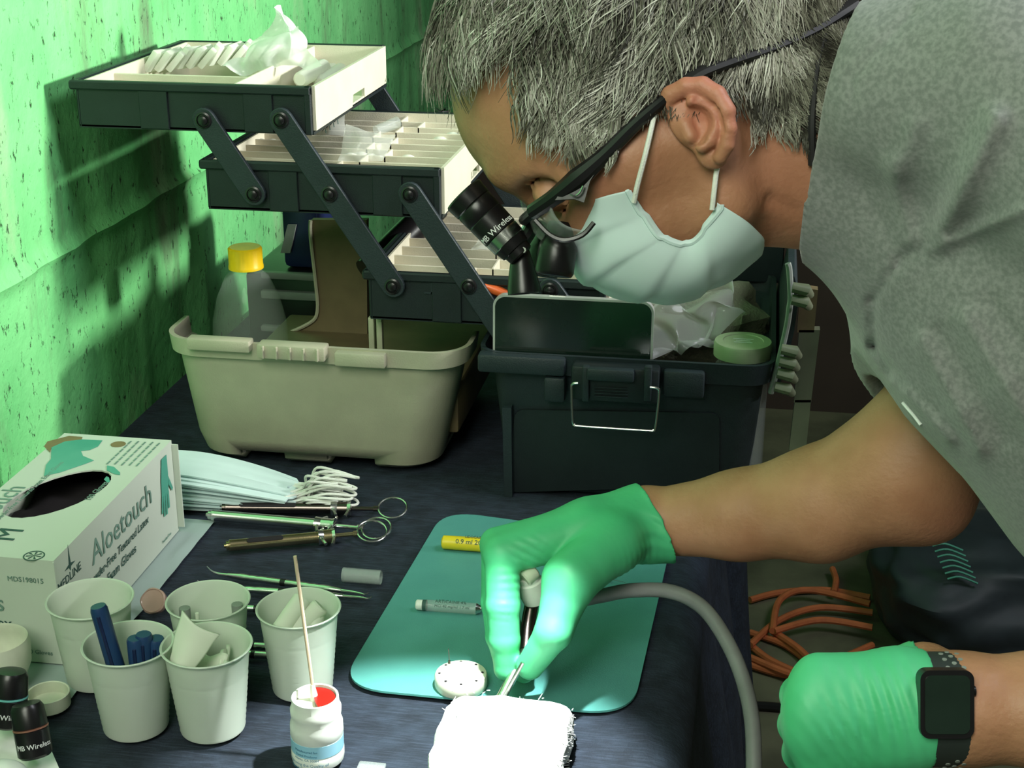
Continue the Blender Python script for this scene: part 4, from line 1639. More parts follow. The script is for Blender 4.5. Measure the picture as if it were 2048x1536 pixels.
# =================================================================== PROBES
def probe(p, q, label, bentl=True):
    a, b = at(*p, z=T + 0.0045), at(*q, z=T + 0.0045)
    d = b - a
    L = d.length
    d.normalize()
    s = Vector((-d.y, d.x, 0))
    t = thing('dental_probe', label, 'dental instrument', (a.x, a.y, T + 0.002), group='thin dental instruments')
    bm = nb()
    n = 26
    prof = []
    for i in range(n + 1):
        f = 0.14 + 0.70 * i / n
        r = 0.0031
        if i < 3 or i > n - 3:
            r = 0.0019 + 0.0004 * min(i, n - i)
        elif (4 < i < 9 or n - 9 < i < n - 4) and i % 2:
            r = 0.0027
        prof.append((r, f * L))
    lathe(bm, prof, a, d, 14)
    h = obj('handle', bm, M['steel'], t)
    bm = nb()
    lathe(bm, [(0.0034, 0.47 * L), (0.0034, 0.50 * L)], a, d, 14)
    obj('joint_band', bm, M['black2'], h)
    for e in (0, 1):
        bm = nb()
        if e == 0:
            pts_ = [a + d * 0.15 * L, a + d * 0.08 * L, a + d * 0.02 * L + s * 0.004, a - d * 0.004 + s * 0.010]
        else:
            pts_ = [a + d * 0.83 * L, a + d * 0.92 * L, a + d * 0.985 * L - s * 0.001, b + s * 0.003]
        tube(bm, smoothpath(pts_, 5), [0.0015 - 0.0011 * i / 15 for i in range(16)], 8)
        obj('tip', bm, M['steel'], t)


probe((412, 1144), (735, 1188), 'thin steel probe lying topmost on the cloth, behind the right cup')
probe((396, 1172), (742, 1196), 'second steel probe, just in front of the topmost one')
probe((392, 1213), (640, 1222), 'steel instrument partly hidden behind the back middle cup and the right cup')
probe((380, 1283), (640, 1300), 'steel instrument emerging between the gauze cup and the right cup')
probe((382, 1300), (640, 1318), 'nearest steel instrument between the gauze cup and the right cup')

# clear needle cap on the cloth
a, b = at(686, 1149, z=T + 0.0065), at(762, 1155, z=T + 0.0065)
bm = nb()
tube(bm, [a, b], 0.0066, 18, cap=False)
tube(bm, [b, a], 0.0058, 18, cap=False)
tube(bm, [a, a + (b - a) * 0.04], 0.0066, 18)
single('clear_sleeve', bm, M['clear'], 'clear plastic sleeve lying on the cloth left of the mat', 'sleeve', tuple(a - Vector((0, 0, 0.006))))

# =================================================================== TEAL MAT AND THINGS ON IT
mc = [Vector((-0.303, 0.985, 0)), Vector((-0.072, 0.983, 0)), Vector((-0.062, 1.285, 0)), Vector((-0.288, 1.315, 0))]
bm = nb()
prism(bm, [Vector((p.x, p.y, T + 0.0020)) for p in rpoly(mc, [0.040, 0.040, 0.035, 0.038], 10)], (0, 0, 0.0018))
single('rubber_mat', bm, M['mat'], 'teal rounded rectangular mat lying on the dark cloth under the gloved hand', 'mat', (-0.18, 1.14, T + 0.002), smooth=False)
ZM = T + 0.0040
# yellow marker
a, b = at(884, 1084, z=ZM + 0.007), at(1030, 1094, z=ZM + 0.007)
mk_ = thing('yellow_marker', 'yellow marker pen with black print on the mat, partly under the hand', 'marker', tuple(a - Vector((0, 0, 0.006))))
bm = nb()
d = (b - a)
tube(bm, [a, a + d * 0.02, a + d * 0.60, b], [0.0045, 0.0064, 0.0068, 0.0068], 18)
obj('barrel', bm, M['yellow'], mk_)
xd = d.normalized()
yd = Vector((0, 0.75, 0.66))
yd = (yd - xd * yd.dot(xd)).normalized()
nn = xd.cross(yd)
text('lettering', '0.9 ml 20803', 0.0065, a + d * 0.20 + nn * 0.0068 - yd * 0.003, xd, yd, M['print'], mk_)
text('lettering', 'LIDOCAINE', 0.0035, a + d * 0.32 + nn * 0.0060 + yd * 0.0035, xd, yd, M['print'], mk_)
# clear cartridge
a, b = at(832, 1209, z=ZM + 0.005), at(1010, 1222, z=ZM + 0.005)
ct = thing('glass_cartridge', 'clear printed cartridge syringe with a white end lying mid mat', 'cartridge', tuple(a - Vector((0, 0, 0.0045))))
d = b - a
xd = d.normalized()
bm = nb()
tube(bm, [a + d * 0.12, b - d * 0.32], 0.0050, 16)
obj('barrel', bm, M['clear'], ct)
bm = nb()
tube(bm, [a, a + d * 0.012, a + d * 0.075, a + d * 0.08], [0.0035, 0.0045, 0.0045, 0.003], 14)
obj('end_cap', bm, M['white'], ct)
bm = nb()
tube(bm, [a + d * 0.08, a + d * 0.12], 0.0048, 14)
obj('stopper', bm, M['print'], ct)
bm = nb()
tube(bm, [b - d * 0.32, b - d * 0.27, b - d * 0.25, b], [0.005, 0.003, 0.001, 0.0006], 10)
obj('needle', bm, M['steel'], ct)
yd = Vector((0, 0.8, 0.6))
yd = (yd - xd * yd.dot(xd)).normalized()
nn = xd.cross(yd)
text('lettering', 'ARTICAINE 4%', 0.0042, a + d * 0.22 + nn * 0.0046 + yd * 0.0012, xd, yd, M['print'], ct)
text('lettering', 'HCl 40 mg/ml 1.7 ml', 0.0036, a + d * 0.22 + nn * 0.0048 - yd * 0.0030, xd, yd, M['print'], ct)
# bur block
c_ = at(922, 1352, z=ZM + 0.009)
bk = thing('bur_holder', 'round white bur holder with a domed top and small holes on the mat', 'bur holder', (c_.x, c_.y, ZM))
bm = nb()
lathe(bm, [(0, 0), (0.0195, 0), (0.0208, 0.002), (0.0208, 0.0095), (0.0200, 0.0112), (0.0145, 0.0122), (0.0125, 0.0145), (0.008, 0.0170), (0.0, 0.0180)], (c_.x, c_.y, ZM), n=48)
obj('base', bm, M['ivory'], bk)
for j in range(8):
    an = j * pi / 4 + 0.2
    bm = nb()
    lathe(bm, [(0, 0), (0.0011, 0), (0.0011, 0.0004), (0, 0.0004)], (c_.x + 0.0168 * cos(an), c_.y + 0.0168 * sin(an), ZM + 0.0117), n=10)
    obj('socket', bm, M['hole'], bk)
bm = nb()
an = 2.35
pp = Vector((c_.x + 0.0168 * cos(an), c_.y + 0.0168 * sin(an), ZM + 0.0115))
tube(bm, [pp, pp + Vector((0, 0, 0.003)), pp + Vector((0, 0, 0.0032)), pp + Vector((-0.0005, 0, 0.014))], [0.0010, 0.0010, 0.0004, 0.0003], 8)
obj('bur', bm, M['dsteel'], bk)
# small needle hub
a = at(1203, 1156, z=ZM + 0.003)
bm = nb()
tube(bm, [a, a + Vector((0.004, 0, 0)), a + Vector((0.0075, -0.001, 0)), a + Vector((0.008, -0.001, 0)), a + Vector((0.022, -0.003, -0.001))],
     [0.0028, 0.0028, 0.0012, 0.0003, 0.0002], 10)
single('needle_hub', bm, M['steel'], 'tiny metal needle hub on the mat, right of the gloved hand', 'needle', tuple(a - Vector((0, 0, 0.003))))

# =================================================================== GAUZE BLOCK
bm = nb()
ga, gbk = at(866, 1470, z=T + 0.034), at(1143, 1440, z=T + 0.034)
gx0, gx1, gy0, gy1 = ga.x, gbk.x, 0.835, 0.952
vs = box(bm, (gx0, gy0, T + 0.002), (gx1, gy1, T + 0.034), 0.010, 3)
bmesh.ops.subdivide_edges(bm, edges=list(bm.edges), cuts=6, use_grid_fill=True)
for v in bm.verts:
    q = v.co * 45
    v.co += Vector((noise.noise(q), noise.noise(q + Vector((3, 3, 3))), noise.noise(q + Vector((8, 1, 4))))) * 0.0045
    v.co.z = max(v.co.z, T + 0.0012)
gz = single('gauze_stack', bm, M['gauze'], 'thick fuzzy white gauze pad glaring under the headlamp', 'gauze', ((gx0 + gx1) / 2, 0.9, T + 0.001))
bm = nb()
for k in range(200):
    t = rng.random()
    sd = rng.integers(0, 3)
    if sd == 0:
        p = Vector((gx0 + t * (gx1 - gx0), gy1, T + 0.03 * rng.random() + 0.004))
        dr = Vector((rng.normal() * 0.5, 1, rng.normal() * 0.6))
    elif sd == 1:
        p = Vector((gx1, gy0 + t * (gy1 - gy0), T + 0.03 * rng.random() + 0.004))
        dr = Vector((1, rng.normal() * 0.5, rng.normal() * 0.6))
    else:
        p = Vector((gx0 + t * (gx1 - gx0), gy0 + rng.random() * (gy1 - gy0), T + 0.033))
        dr = Vector((rng.normal(), rng.normal(), 0.5))
    dr.normalize()
    tube(bm, [p - dr * 0.004, p + dr * 0.0002, p + dr * 0.0018], [0.0004, 0.0003, 0.0001], 4)
fz = obj('loose_threads', bm, M['gauze'], gz)
fz['kind'] = 'stuff'
bm = nb()
a = at(915, 1452, z=T + 0.034)
tube(bm, [a, at(914, 1432, y=a.y)], [0.0006, 0.0004], 6)
single('small_bur', bm, M['steel'], 'thin metal bur standing in the left back of the gauze pad', 'bur', tuple(a))

# =================================================================== WHITE PILL BOTTLE
c_ = at(637, 1521, z=T)
bp_ = thing('medicine_bottle', 'open white bottle with a pale blue label and red gel in its mouth', 'bottle', (c_.x, c_.y, T + 0.0015))
ztop = at(632, 1392, y=c_.y).z
HB = ztop - T - 0.0015
bm = nb()
prof = [(0, 0), (0.0160, 0), (0.0186, 0.002), (0.0192, 0.005), (0.0192, 0.0105), (0.0188, 0.0115), (0.0188, HB - 0.030), (0.0192, HB - 0.029), (0.0190, HB - 0.021), (0.0176, HB - 0.0165),
        (0.0182, HB - 0.013), (0.0184, HB - 0.009), (0.0172, HB - 0.0065), (0.0168, HB), (0.0158, HB + 0.0004), (0.0152, HB), (0.0152, HB - 0.012), (0, HB - 0.012)]
lathe(bm, prof, (c_.x, c_.y, T + 0.0015), n=56, cap=False)
obj('bottle_body', bm, M['white'], bp_)
lm = mat('blue_label', (0.30, 0.55, 0.68), 0.45, col2=(0.24, 0.48, 0.62), nscale=10)
bm = nb()
lathe(bm, [(0.01885, 0.012), (0.01905, 0.0121), (0.01905, HB - 0.031), (0.01885, HB - 0.0309)], (c_.x, c_.y, T + 0.0015), n=56, cap=False)
lb = obj('label_band', bm, lm, bp_)


def wrapfn(z0, a0, r=0.0192):
    def f(co):
        a = a0 + co.x / r
        return Vector((c_.x + (r + co.z * 0.3) * sin(a), c_.y - (r + co.z * 0.3) * cos(a), z0 + co.y))
    return f


bprint = mat('blue_print', (0.06, 0.22, 0.34), 0.5)
for s_, sz, dz in (('Manufactured for', 0.0028, 0.0245), ('Keystone Dental Products', 0.0028, 0.0215), ('Gibbstown NJ 08027', 0.0028, 0.0185), ('Ensuring the Quality of', 0.0040, 0.0135), ('Healthcare Products', 0.0040, 0.009)):
    pass
for s_, sz, dz in (('Manufactured for', 0.0026, HB - 0.036), ('Dental Products', 0.0026, HB - 0.0395), ('Atlanta, GA 30084', 0.0026, HB - 0.043), ('Improving the Quality of', 0.0034, HB - 0.0475),
                   ('Dental Care Products', 0.0034, HB - 0.0515)):
    text('lettering', s_, sz, (0, 0, 0), (1, 0, 0), (0, 1, 0), bprint, lb, bend=wrapfn(T + 0.0015 + dz, -0.1 + radians(-5)), align='CENTER')
bm = nb()
lathe(bm, [(0, 0), (0.0149, 0), (0.0149, 0.002), (0, 0.003)], (c_.x, c_.y, T + 0.0015 + HB - 0.0085), n=32)
obj('pale_gel', bm, M['ivory'], bp_)
bm = nb()
lp_ = [Vector((c_.x + 0.0148 * cos(a), c_.y + 0.0148 * sin(a), T + HB - 0.006)) for a in np.linspace(radians(-62), radians(112), 16)]
lp_ += [Vector((c_.x - 0.003, c_.y + 0.006, T + HB - 0.006)), Vector((c_.x + 0.001, c_.y - 0.004, T + HB - 0.006))]
prism(bm, lp_, (0, 0, 0.0055))
obj('red_gel', bm, M['red'], bp_)
bm = nb()
a = Vector((c_.x - 0.001, c_.y + 0.003, T + HB - 0.012))
b = at(590, 1112, y=c_.y + 0.012)
tube(bm, [a, b], [0.0013, 0.0013], 10)
ap = thing('applicator_stick', 'long thin wooden applicator stick standing in the white bottle', 'stick', tuple(a))
obj('stick', bm, M['wood'], ap)
bm = nb()
dd = (b - a).normalized()
tube(bm, [a + dd * 0.004, a + dd * 0.010, a + dd * 0.020], [0.0030, 0.0030, 0.0016], 12)
obj('cotton_tip', bm, M['gz2'], ap)

# =================================================================== LEFT FRONT CORNER
c_ = at(96, 1388, z=T + 0.012)
bm = nb()
lathe(bm, [(0, 0), (0.0150, 0), (0.0162, 0.001), (0.0165, 0.012), (0.0158, 0.0125), (0.0150, 0.012), (0.0148, 0.003), (0.010, 0.003), (0.0095, 0.0045), (0.006, 0.0045), (0, 0.0035)],
      (c_.x, c_.y, T + 0.0015), n=48)
single('bottle_cap', bm, M['ivory'], 'upturned cream screw cap lying in front of the leftmost cup', 'cap', (c_.x, c_.y, T + 0.0015))
c_ = at(-8, 1285, z=T + 0.046)
bm = nb()
lathe(bm, [(0, 0), (0.008, 0), (0.018, 0.010), (0.0245, 0.026), (0.0255, 0.042), (0.0240, 0.048), (0.0232, 0.046), (0.0240, 0.040), (0.023, 0.027), (0.016, 0.011), (0, 0.004)],
      (c_.x, c_.y, T + 0.0015), n=40)
single('mixing_bowl', bm, M['ivory'], 'small cream mixing bowl at the left edge in front of the glove box', 'bowl', (c_.x, c_.y, T + 0.0015))
# charging base with two lamps
cb_ = thing('charging_base', 'pale charging base with a blue light at the bottom left corner', 'charger', tuple(at(50, 1510, z=T)))
bm = nb()
q = [at(-60, 1440, z=T + 0.018), at(70, 1425, z=T + 0.018), at(122, 1545, z=T + 0.018), at(128, 1640, z=T + 0.018), at(-60, 1640, z=T + 0.018)]
prism(bm, [v - Vector((0, 0, 0.0165)) for v in rpoly(q, 0.004, 4)], (0, 0, 0.0165))
obj('housing', bm, M['white'], cb_)
c_ = at(84, 1458, z=T + 0.019)
bm = nb()
bmesh.ops.create_uvsphere(bm, u_segments=12, v_segments=8, radius=0.0022, matrix=Matrix.Translation(c_))
obj('indicator_light', bm, M['led'], cb_)


def headlamp_body(a, b, r, ring, label, bend=0):
    a, b = Vector(a), Vector(b)
    t = thing('battery_lamp', label, 'lamp', tuple(a), group='black cylindrical lamps at the corner')
    d = b - a
    L = d.length
    bm = nb()
    lathe(bm, [(0, 0), (r * 0.85, 0), (r, 0.002), (r, L * 0.50), (r * 0.94, L * 0.52), (r * 0.94, L * 0.55), (r * 1.0, L * 0.57), (r * 0.95, L * 0.90), (r * 0.8, L * 0.98), (0, L)], a, d, 36)
    obj('barrel', bm, M['black2'], t)
    bm = nb()
    lathe(bm, [(r * 0.96, L * 0.515), (r * 1.02, L * 0.525), (r * 1.02, L * 0.545), (r * 0.96, L * 0.555)], a, d, 36)
    obj('ring', bm, ring, t)
    u = d.normalized()
    vw = Vector(CAM) - (a + b) / 2
    nn = (vw - u * vw.dot(u)).normalized()
    sx = u.cross(nn).normalized()
    z0 = L * 0.20

    def f(co):
        an = co.x / r
        return a + u * (z0 + co.y) + nn * (r + 0.0003 + co.z) * cos(an) + sx * (r + 0.0003 + co.z) * sin(an)
    if (sx.dot(Vector(rt))) < 0:
        def f(co, g=f):
            return g(Vector((-co.x, co.y, co.z)))
    text('lettering', 'MB Wireless', r * 0.42, (0, 0, 0), (1, 0, 0), (0, 1, 0), M['whiteprint'], t, bend=f, align='CENTER')


headlamp_body(at(72, 1512, z=T + 0.030), at(52, 1405, y=at(72, 1512, z=T + 0.03).y + 0.01), 0.0120, M['copper'], 'black lamp with a copper ring in the charging base')
headlamp_body(at(15, 1450, z=T + 0.030), at(22, 1340, y=at(15, 1450, z=T + 0.03).y + 0.01), 0.0130, M['glowteal'], 'black lamp with a pale teal ring, behind the copper ringed one')
c_ = at(0, 1550, z=T + 0.04)
bm = nb()
bmesh.ops.create_uvsphere(bm, u_segments=24, v_segments=14, radius=0.020, matrix=Matrix.Translation(c_ - Vector((0, 0, 0.008))) @ Matrix.Diagonal((1, 1, 0.8, 1)))
single('white_dome', bm, M['white'], 'rounded white dome cut off by the bottom left corner', 'dome', tuple(c_))

# bits on the cloth at the bottom edge
bm = nb()
c_ = at(745, 1533, z=T + 0.001)
box(bm, (c_.x - 0.010, c_.y - 0.008, T + 0.001), (c_.x + 0.010, c_.y + 0.002, T + 0.004), 0.001)
single('glass_slab', bm, M['clear'], 'small clear scrap lying between the white bottle and the gauze', 'scrap', (c_.x, c_.y, T + 0.001))

# =================================================================== RIGHT BACKGROUND
def floorpt(px, py, z=0.012):
    return at(px, py, z=z)


loops_ = [[(1500, 1200), (1560, 1185), (1650, 1180), (1740, 1195)], [(1500, 1290), (1560, 1240), (1640, 1215), (1745, 1225)],
          [(1545, 1262), (1560, 1200), (1620, 1180), (1740, 1208)], [(1500, 1265), (1570, 1290), (1620, 1330), (1600, 1345), (1540, 1320), (1500, 1290)],
          [(1545, 1262), (1600, 1300), (1625, 1335), (1590, 1350), (1500, 1315)], [(1548, 1262), (1640, 1240), (1745, 1255)],
          [(1500, 1330), (1580, 1350), (1650, 1330), (1745, 1290)], [(1665, 1138), (1672, 1160), (1668, 1185)]]
cd_ = thing('extension_cord', 'orange extension cord coiled loosely on the floor beside the table', 'cord', tuple(floorpt(1600, 1260, 0)))
for k, lp_ in enumerate(loops_):
    bm = nb()
    tube(bm, smoothpath([floorpt(x, y, 0.010 + 0.010 * (k % 3)) for x, y in lp_], 8), 0.0065, 8)
    obj('cord_loop', bm, M['orange'], cd_)
bm = nb()
tube(bm, smoothpath([floorpt(1440, 1420, 0.008), floorpt(1520, 1412, 0.008), floorpt(1640, 1425, 0.008), floorpt(1760, 1440, 0.008)], 8), 0.008, 8)
single('black_cable', bm, M['black2'], 'black cable running over the floor beside the table', 'cable', tuple(floorpt(1500, 1412, 0)))
# dark bag on the floor
bm = nb()
bmesh.ops.create_icosphere(bm, subdivisions=5, radius=1)
cbag = at(1990, 1190, y=2.55)
for v in bm.verts:
    q = v.co.copy()
    s_ = 1 + 0.16 * noise.noise(q * 1.6) + 0.07 * noise.noise(q * 4)
    sg = lambda t_, e: (abs(t_) ** e) * (1 if t_ > 0 else -1)
    v.co = Vector((sg(q.x, 0.7) * 0.235, sg(q.y, 0.7) * 0.22, sg(q.z, 0.75) * 0.115)) * s_ + Vector((cbag.x + 0.02, cbag.y, 0.10))
    v.co.z = max(v.co.z, 0.002)
fb = single('duffel_bag', bm, M['floorbag'], 'shiny dark bag slumped on the floor at the right', 'bag', (cbag.x, cbag.y, 0.0))
bm = nb()
for j in range(7):
    a = at(1865 + j * 5, 1092 + j * 11, y=2.36)
    tube(bm, smoothpath([a, a + Vector((0.02, 0, 0.006)), a + Vector((0.05, 0, -0.004))], 4), 0.002, 5)
tag(obj('green_print', bm, M['printg'], fb), 'faded green line print')
# white plastic container and wire rack
bm = nb()
bmesh.ops.create_icosphere(bm, subdivisions=4, radius=1)
c_ = at(1968, 985, y=2.75)
for v in bm.verts:
    q = v.co.copy()
    v.co = Vector((q.x * 0.065, q.y * 0.05, q.z * 0.052)) * (1 + 0.18 * noise.noise(q * 2.2)) + c_
single('white_bundle', bm, M['ivory'], 'rounded whitish bundle seen below the shirt at the right', 'bundle', tuple(c_))
rk = thing('wire_rack', 'dark wire rack behind the bag at the right edge', 'rack', tuple(at(2020, 1060, y=2.80)))
for j in range(9):
    bm = nb()
    a, b = at(1975 + j * 13, 1010 - j * 3, y=2.80), at(2035 + j * 13, 1110, y=2.80)
    tube(bm, [a, b], 0.004, 6)
    obj('wire', bm, M['dsteel'], rk)
bm = nb()
tube(bm, [at(1850, 1082, y=2.80), at(2100, 1045, y=2.80)], 0.010, 8)
obj('rail', bm, M['black2'], rk)
# stool/box carrying bundle and rack so they stand on something
bm = nb()
a = at(1880, 1075, y=2.78)
box(bm, (a.x, 2.83, 0.0), (a.x + 0.55, 3.1, a.z - 0.012), 0.01)
single('low_crate', bm, M['floorbag'], 'dark crate behind the bag carrying the rack', 'crate', (a.x + 0.25, 2.85, 0))

# =================================================================== PERSON
D0 = 0.97


def H(px, py, lat=0.0):
    """point of the head: lat metres towards the near (left) side from the mid plane"""
    return P(px, py, D0 - lat)


PXM = D0 / F
fV = (H(1205 - 743, 109 + 669) - H(1205, 109)).normalized()
uV = (H(1205 - 669, 109 - 743) - H(1205, 109))
uV = (uV - fV * uV.dot(fV)).normalized()
lV = fV.cross(uV).normalized()
if lV.dot(Vector(fw)) > 0:
    lV = -lV
AX = [np.array(fV), np.array(uV), np.array(lV)]


def pa3(v):
    return np.array(v)


# ---- hand skeletons: chains of (point, radius)
R_WR = P(1290, 1046, 1.195)
R_CH = dict(
    index=[(P(1004, 1108, 1.150), .0142), (P(1006, 1212, 1.143), .0130), (P(1009, 1280, 1.145), .0118), (P(1014, 1336, 1.150), .0100)],
    middle=[(P(993, 1088, 1.168), .0122), (P(990, 1205, 1.165), .0108), (P(997, 1272, 1.163), .0100), (P(1011, 1330, 1.163), .0085)],
    ring=[(P(1008, 1085, 1.192), .0115), (P(1000, 1185, 1.190), .0100), (P(1014, 1262, 1.182), .0092), (P(1048, 1345, 1.170), .0080)],
    little=[(P(1040, 1085, 1.212), .0105), (P(1012, 1165, 1.214), .0088), (P(1018, 1230, 1.210), .0080), (P(1035, 1280, 1.200), .0070)])
R_TH = [(P(1222, 1085, 1.160), .0230), (P(1140, 1160, 1.128), .0205), (P(1108, 1262, 1.118), .0135), (P(1060, 1332, 1.136), .0105)]
R_IN = [P(1180, 1062, 1.165), P(1175, 1056, 1.178), P(1180, 1052, 1.192), P(1190, 1055, 1.205)]

L_WR = P(1925, 1418, 0.80)
L_CH = dict(
    index=[(P(1640, 1362, 0.800), .0140), (P(1602, 1392, 0.838), .0115), (P(1640, 1432, 0.862), .0105), (P(1680, 1445, 0.850), .0090)],
    middle=[(P(1622, 1415, 0.795), .0140), (P(1598, 1450, 0.836), .0115), (P(1640, 1485, 0.860), .0105), (P(1680, 1492, 0.848), .0090)],
    ring=[(P(1622, 1468, 0.797), .0135), (P(1605, 1505, 0.836), .0110), (P(1645, 1535, 0.856), .0100), (P(1682, 1538, 0.846), .0086)],
    little=[(P(1640, 1520, 0.803), .0120), (P(1630, 1555, 0.834), .0098), (P(1665, 1580, 0.850), .0090), (P(1700, 1580, 0.842), .0078)])
L_TH = [(P(1850, 1360, 0.825), .0200), (P(1750, 1362, 0.850), .0150), (P(1690, 1380, 0.880), .0120), (P(1650, 1410, 0.895), .0100)]
L_IN = [P(1800, 1375, 0.802), P(1800, 1400, 0.798), P(1800, 1430, 0.798), P(1805, 1462, 0.802)]


def add_hand(Fd, wr, wr_r, CH, TH, IN, off, k=0.006):
    for (nm, ch), im in zip(CH.items(), IN):
        Fd.cone(wr, im, wr_r + off, .019 + off, 0.012)
        Fd.cone(im, ch[0][0], .019 + off, ch[0][1] + .001 + off, 0.012)
    for (nm, ch) in CH.items():
        for (a, ra), (b, rb) in zip(ch, ch[1:]):
            Fd.cone(a, b, ra * 0.97 + off, rb + off, 0.0022)
            Fd.ell(b, AX, [rb * 1.02 + off] * 3, 0.001)
    for (a, ra), (b, rb) in zip(TH, TH[1:]):
        Fd.cone(a, b, ra + off, rb + off, 0.005)
    Fd.cone(wr, TH[0][0], wr_r * 0.9 + off, TH[0][1] + off, 0.010)


# ---- the body: one continuous surface
B = Field((-0.275, 0.60, 0.745), (0.50, 1.27, 1.50), 0.0034)
hd = lambda c, r, lat=0, k=0.010, op='add': B.ell(H(c[0], c[1], lat), AX, r, k, op)
hc = lambda p, q, ra, rb, l0=0, l1=0, k=0.010: B.cone(H(p[0], p[1], l0), H(q[0], q[1], l1), ra, rb, k)
hd((1205, 109), (.107, .086, .078))
hd((1400, 60), (.092, .088, .072), k=0.02)
for sg in (-1, 1):
    hc((1128, 265), (1280, 445), .049, .040, sg * .020, sg * .014, 0.012)
    hc((1300, 300), (1330, 400), .050, .040, sg * .026, sg * .022, 0.012)
    hc((1400, 280), (1450, 405), .024, .017, sg * .053, sg * .048, 0.014)
    hc((1450, 405), (1335, 500), .016, .015, sg * .048, sg * .014, 0.014)
    hc((1180, 345), (1260, 330), .017, .016, sg * .046, sg * .056, 0.016)      # cheekbone
    hc((1012, 340), (1075, 330), .011, .010, sg * .018, sg * .042, 0.010)      # brow
    hd((1092, 398), (.017, .015, .020), sg * .034, 0.010, 'sub')                # eye socket
    hd((1104, 384), (.0125, .0125, .0125), sg * .032, 0.003)                    # eyeball under the lid
    hc((1075, 392), (1090, 412), .0025, .0025, sg * .040, sg * .044, 0.003)      # lid fold
hc((1325, 500), (1325, 503), .024, .024, -.008, .008, 0.014)                     # chin
hc((1090, 392), (1190, 478), .010, .012, 0, 0, 0.008)                            # nose
hd((1196, 488), (.012, .013, .015), k=0.006)
for sg in (-1, 1):
    hd((1212, 484), (.008, .009, .008), sg * .013, 0.005)
hc((1245, 500), (1247, 500), .0075, .0075, -.020, .020, 0.006)                    # upper lip
hc((1272, 512), (1274, 512), .008, .008, -.018, .018, 0.006)                      # lower lip
B.cone(H(1256, 512, -.022), H(1256, 512, .022), .0025, .0025, 0.002, 'sub')        # mouth line
# neck
hc((1470, 225), (1760, 310), .060, .062, k=0.022)
hc((1420, 370), (1640, 380), .038, .034, k=0.030)
for (x0_, y0_, x1_, y1_, l_) in ((1585, 250, 1580, 400, .066), (1612, 240, 1612, 390, .068), (1560, 300, 1552, 400, .062), (1540, 400, 1600, 430, .046)):
    B.cone(H(x0_, y0_, l_), H(x1_, y1_, l_ - .006), .0028, .0022, 0.005, 'sub')
for (x0_, y0_, x1_, y1_, l0_, l1_) in ((1135, 392, 1180, 388, .050, .060), (1128, 408, 1170, 420, .050, .058), (1150, 370, 1190, 350, .056, .062)):
    B.cone(H(x0_, y0_, l0_), H(x1_, y1_, l1_), .0012, .0010, 0.004, 'sub')
# trunk
B.cone(P(1880, 240, .90), P(1900, 310, 1.05), .040, .040, 0.02)
B.cone(P(1860, 320, .97), P(2140, 470, .97), .066, .12, 0.02)
B.cone(P(2140, 470, .97), P(2380, 760, .97), .13, .135, 0.03)
# right (far) arm
B.cone(P(2100, 600, 1.07), P(1800, 945, 1.12), .054, .048, 0.02)
B.cone(P(1800, 945, 1.12), P(1640, 1008, 1.15), .047, .043, 0.02)
B.cone(P(1640, 1008, 1.15), P(1480, 1030, 1.175), .043, .034, 0.012)
B.cone(P(1480, 1030, 1.175), P(1290, 1046, 1.195), .034, .0255, 0.012)
B.ell(P(1870, 1010, 1.12), AX, (.022, .022, .022), 0.03)
add_hand(B, R_WR, .0245, R_CH, R_TH, R_IN, -.0016)
# left (near) arm
B.cone(P(2080, 200, .85), P(2380, 420, .80), .058, .052, 0.03)
B.cone(P(2380, 420, .80), P(2560, 1250, .79), .052, .044, 0.02)
B.cone(P(2560, 1250, .79), P(2350, 1420, .785), .043, .043, 0.02)
B.cone(P(2350, 1420, .785), L_WR, .041, .0262, 0.012)
add_hand(B, L_WR, .0255, L_CH, L_TH, L_IN, -.0016)
bodyme = B.mesh('person')


def sample(G, p, Fd=None):
    Fd = Fd or B
    q = (p - Fd.lo) / Fd.h
    i0 = np.clip(np.floor(q).astype(int), 0, np.array(Fd.n) - 2)
    t = np.clip(q - i0, 0, 1)
    out = 0
    for dx in (0, 1):
        for dy in (0, 1):
            for dz in (0, 1):
                w_ = (t[:, 0] if dx else 1 - t[:, 0]) * (t[:, 1] if dy else 1 - t[:, 1]) * (t[:, 2] if dz else 1 - t[:, 2])
                out = out + G[i0[:, 0] + dx, i0[:, 1] + dy, i0[:, 2] + dz] * w_
    return out


def hit(px, py, off=0.0, dmin=0.84, dflt=None, Fd=None, dmax=1.05):
    """the point of the body's surface that lies off metres in front of the skin at this place"""
    r = ray(px, py)
    Fd = Fd or B
    ds = np.arange(dmin, dmax, 0.0008)
    D = sample(Fd.D, CAM[None] + r[None] * ds[:, None], Fd)
    k = np.where(D < off)[0]
    d = ds[k[0]] if len(k) else (dflt or D0)
    return Vector(CAM + r * d)


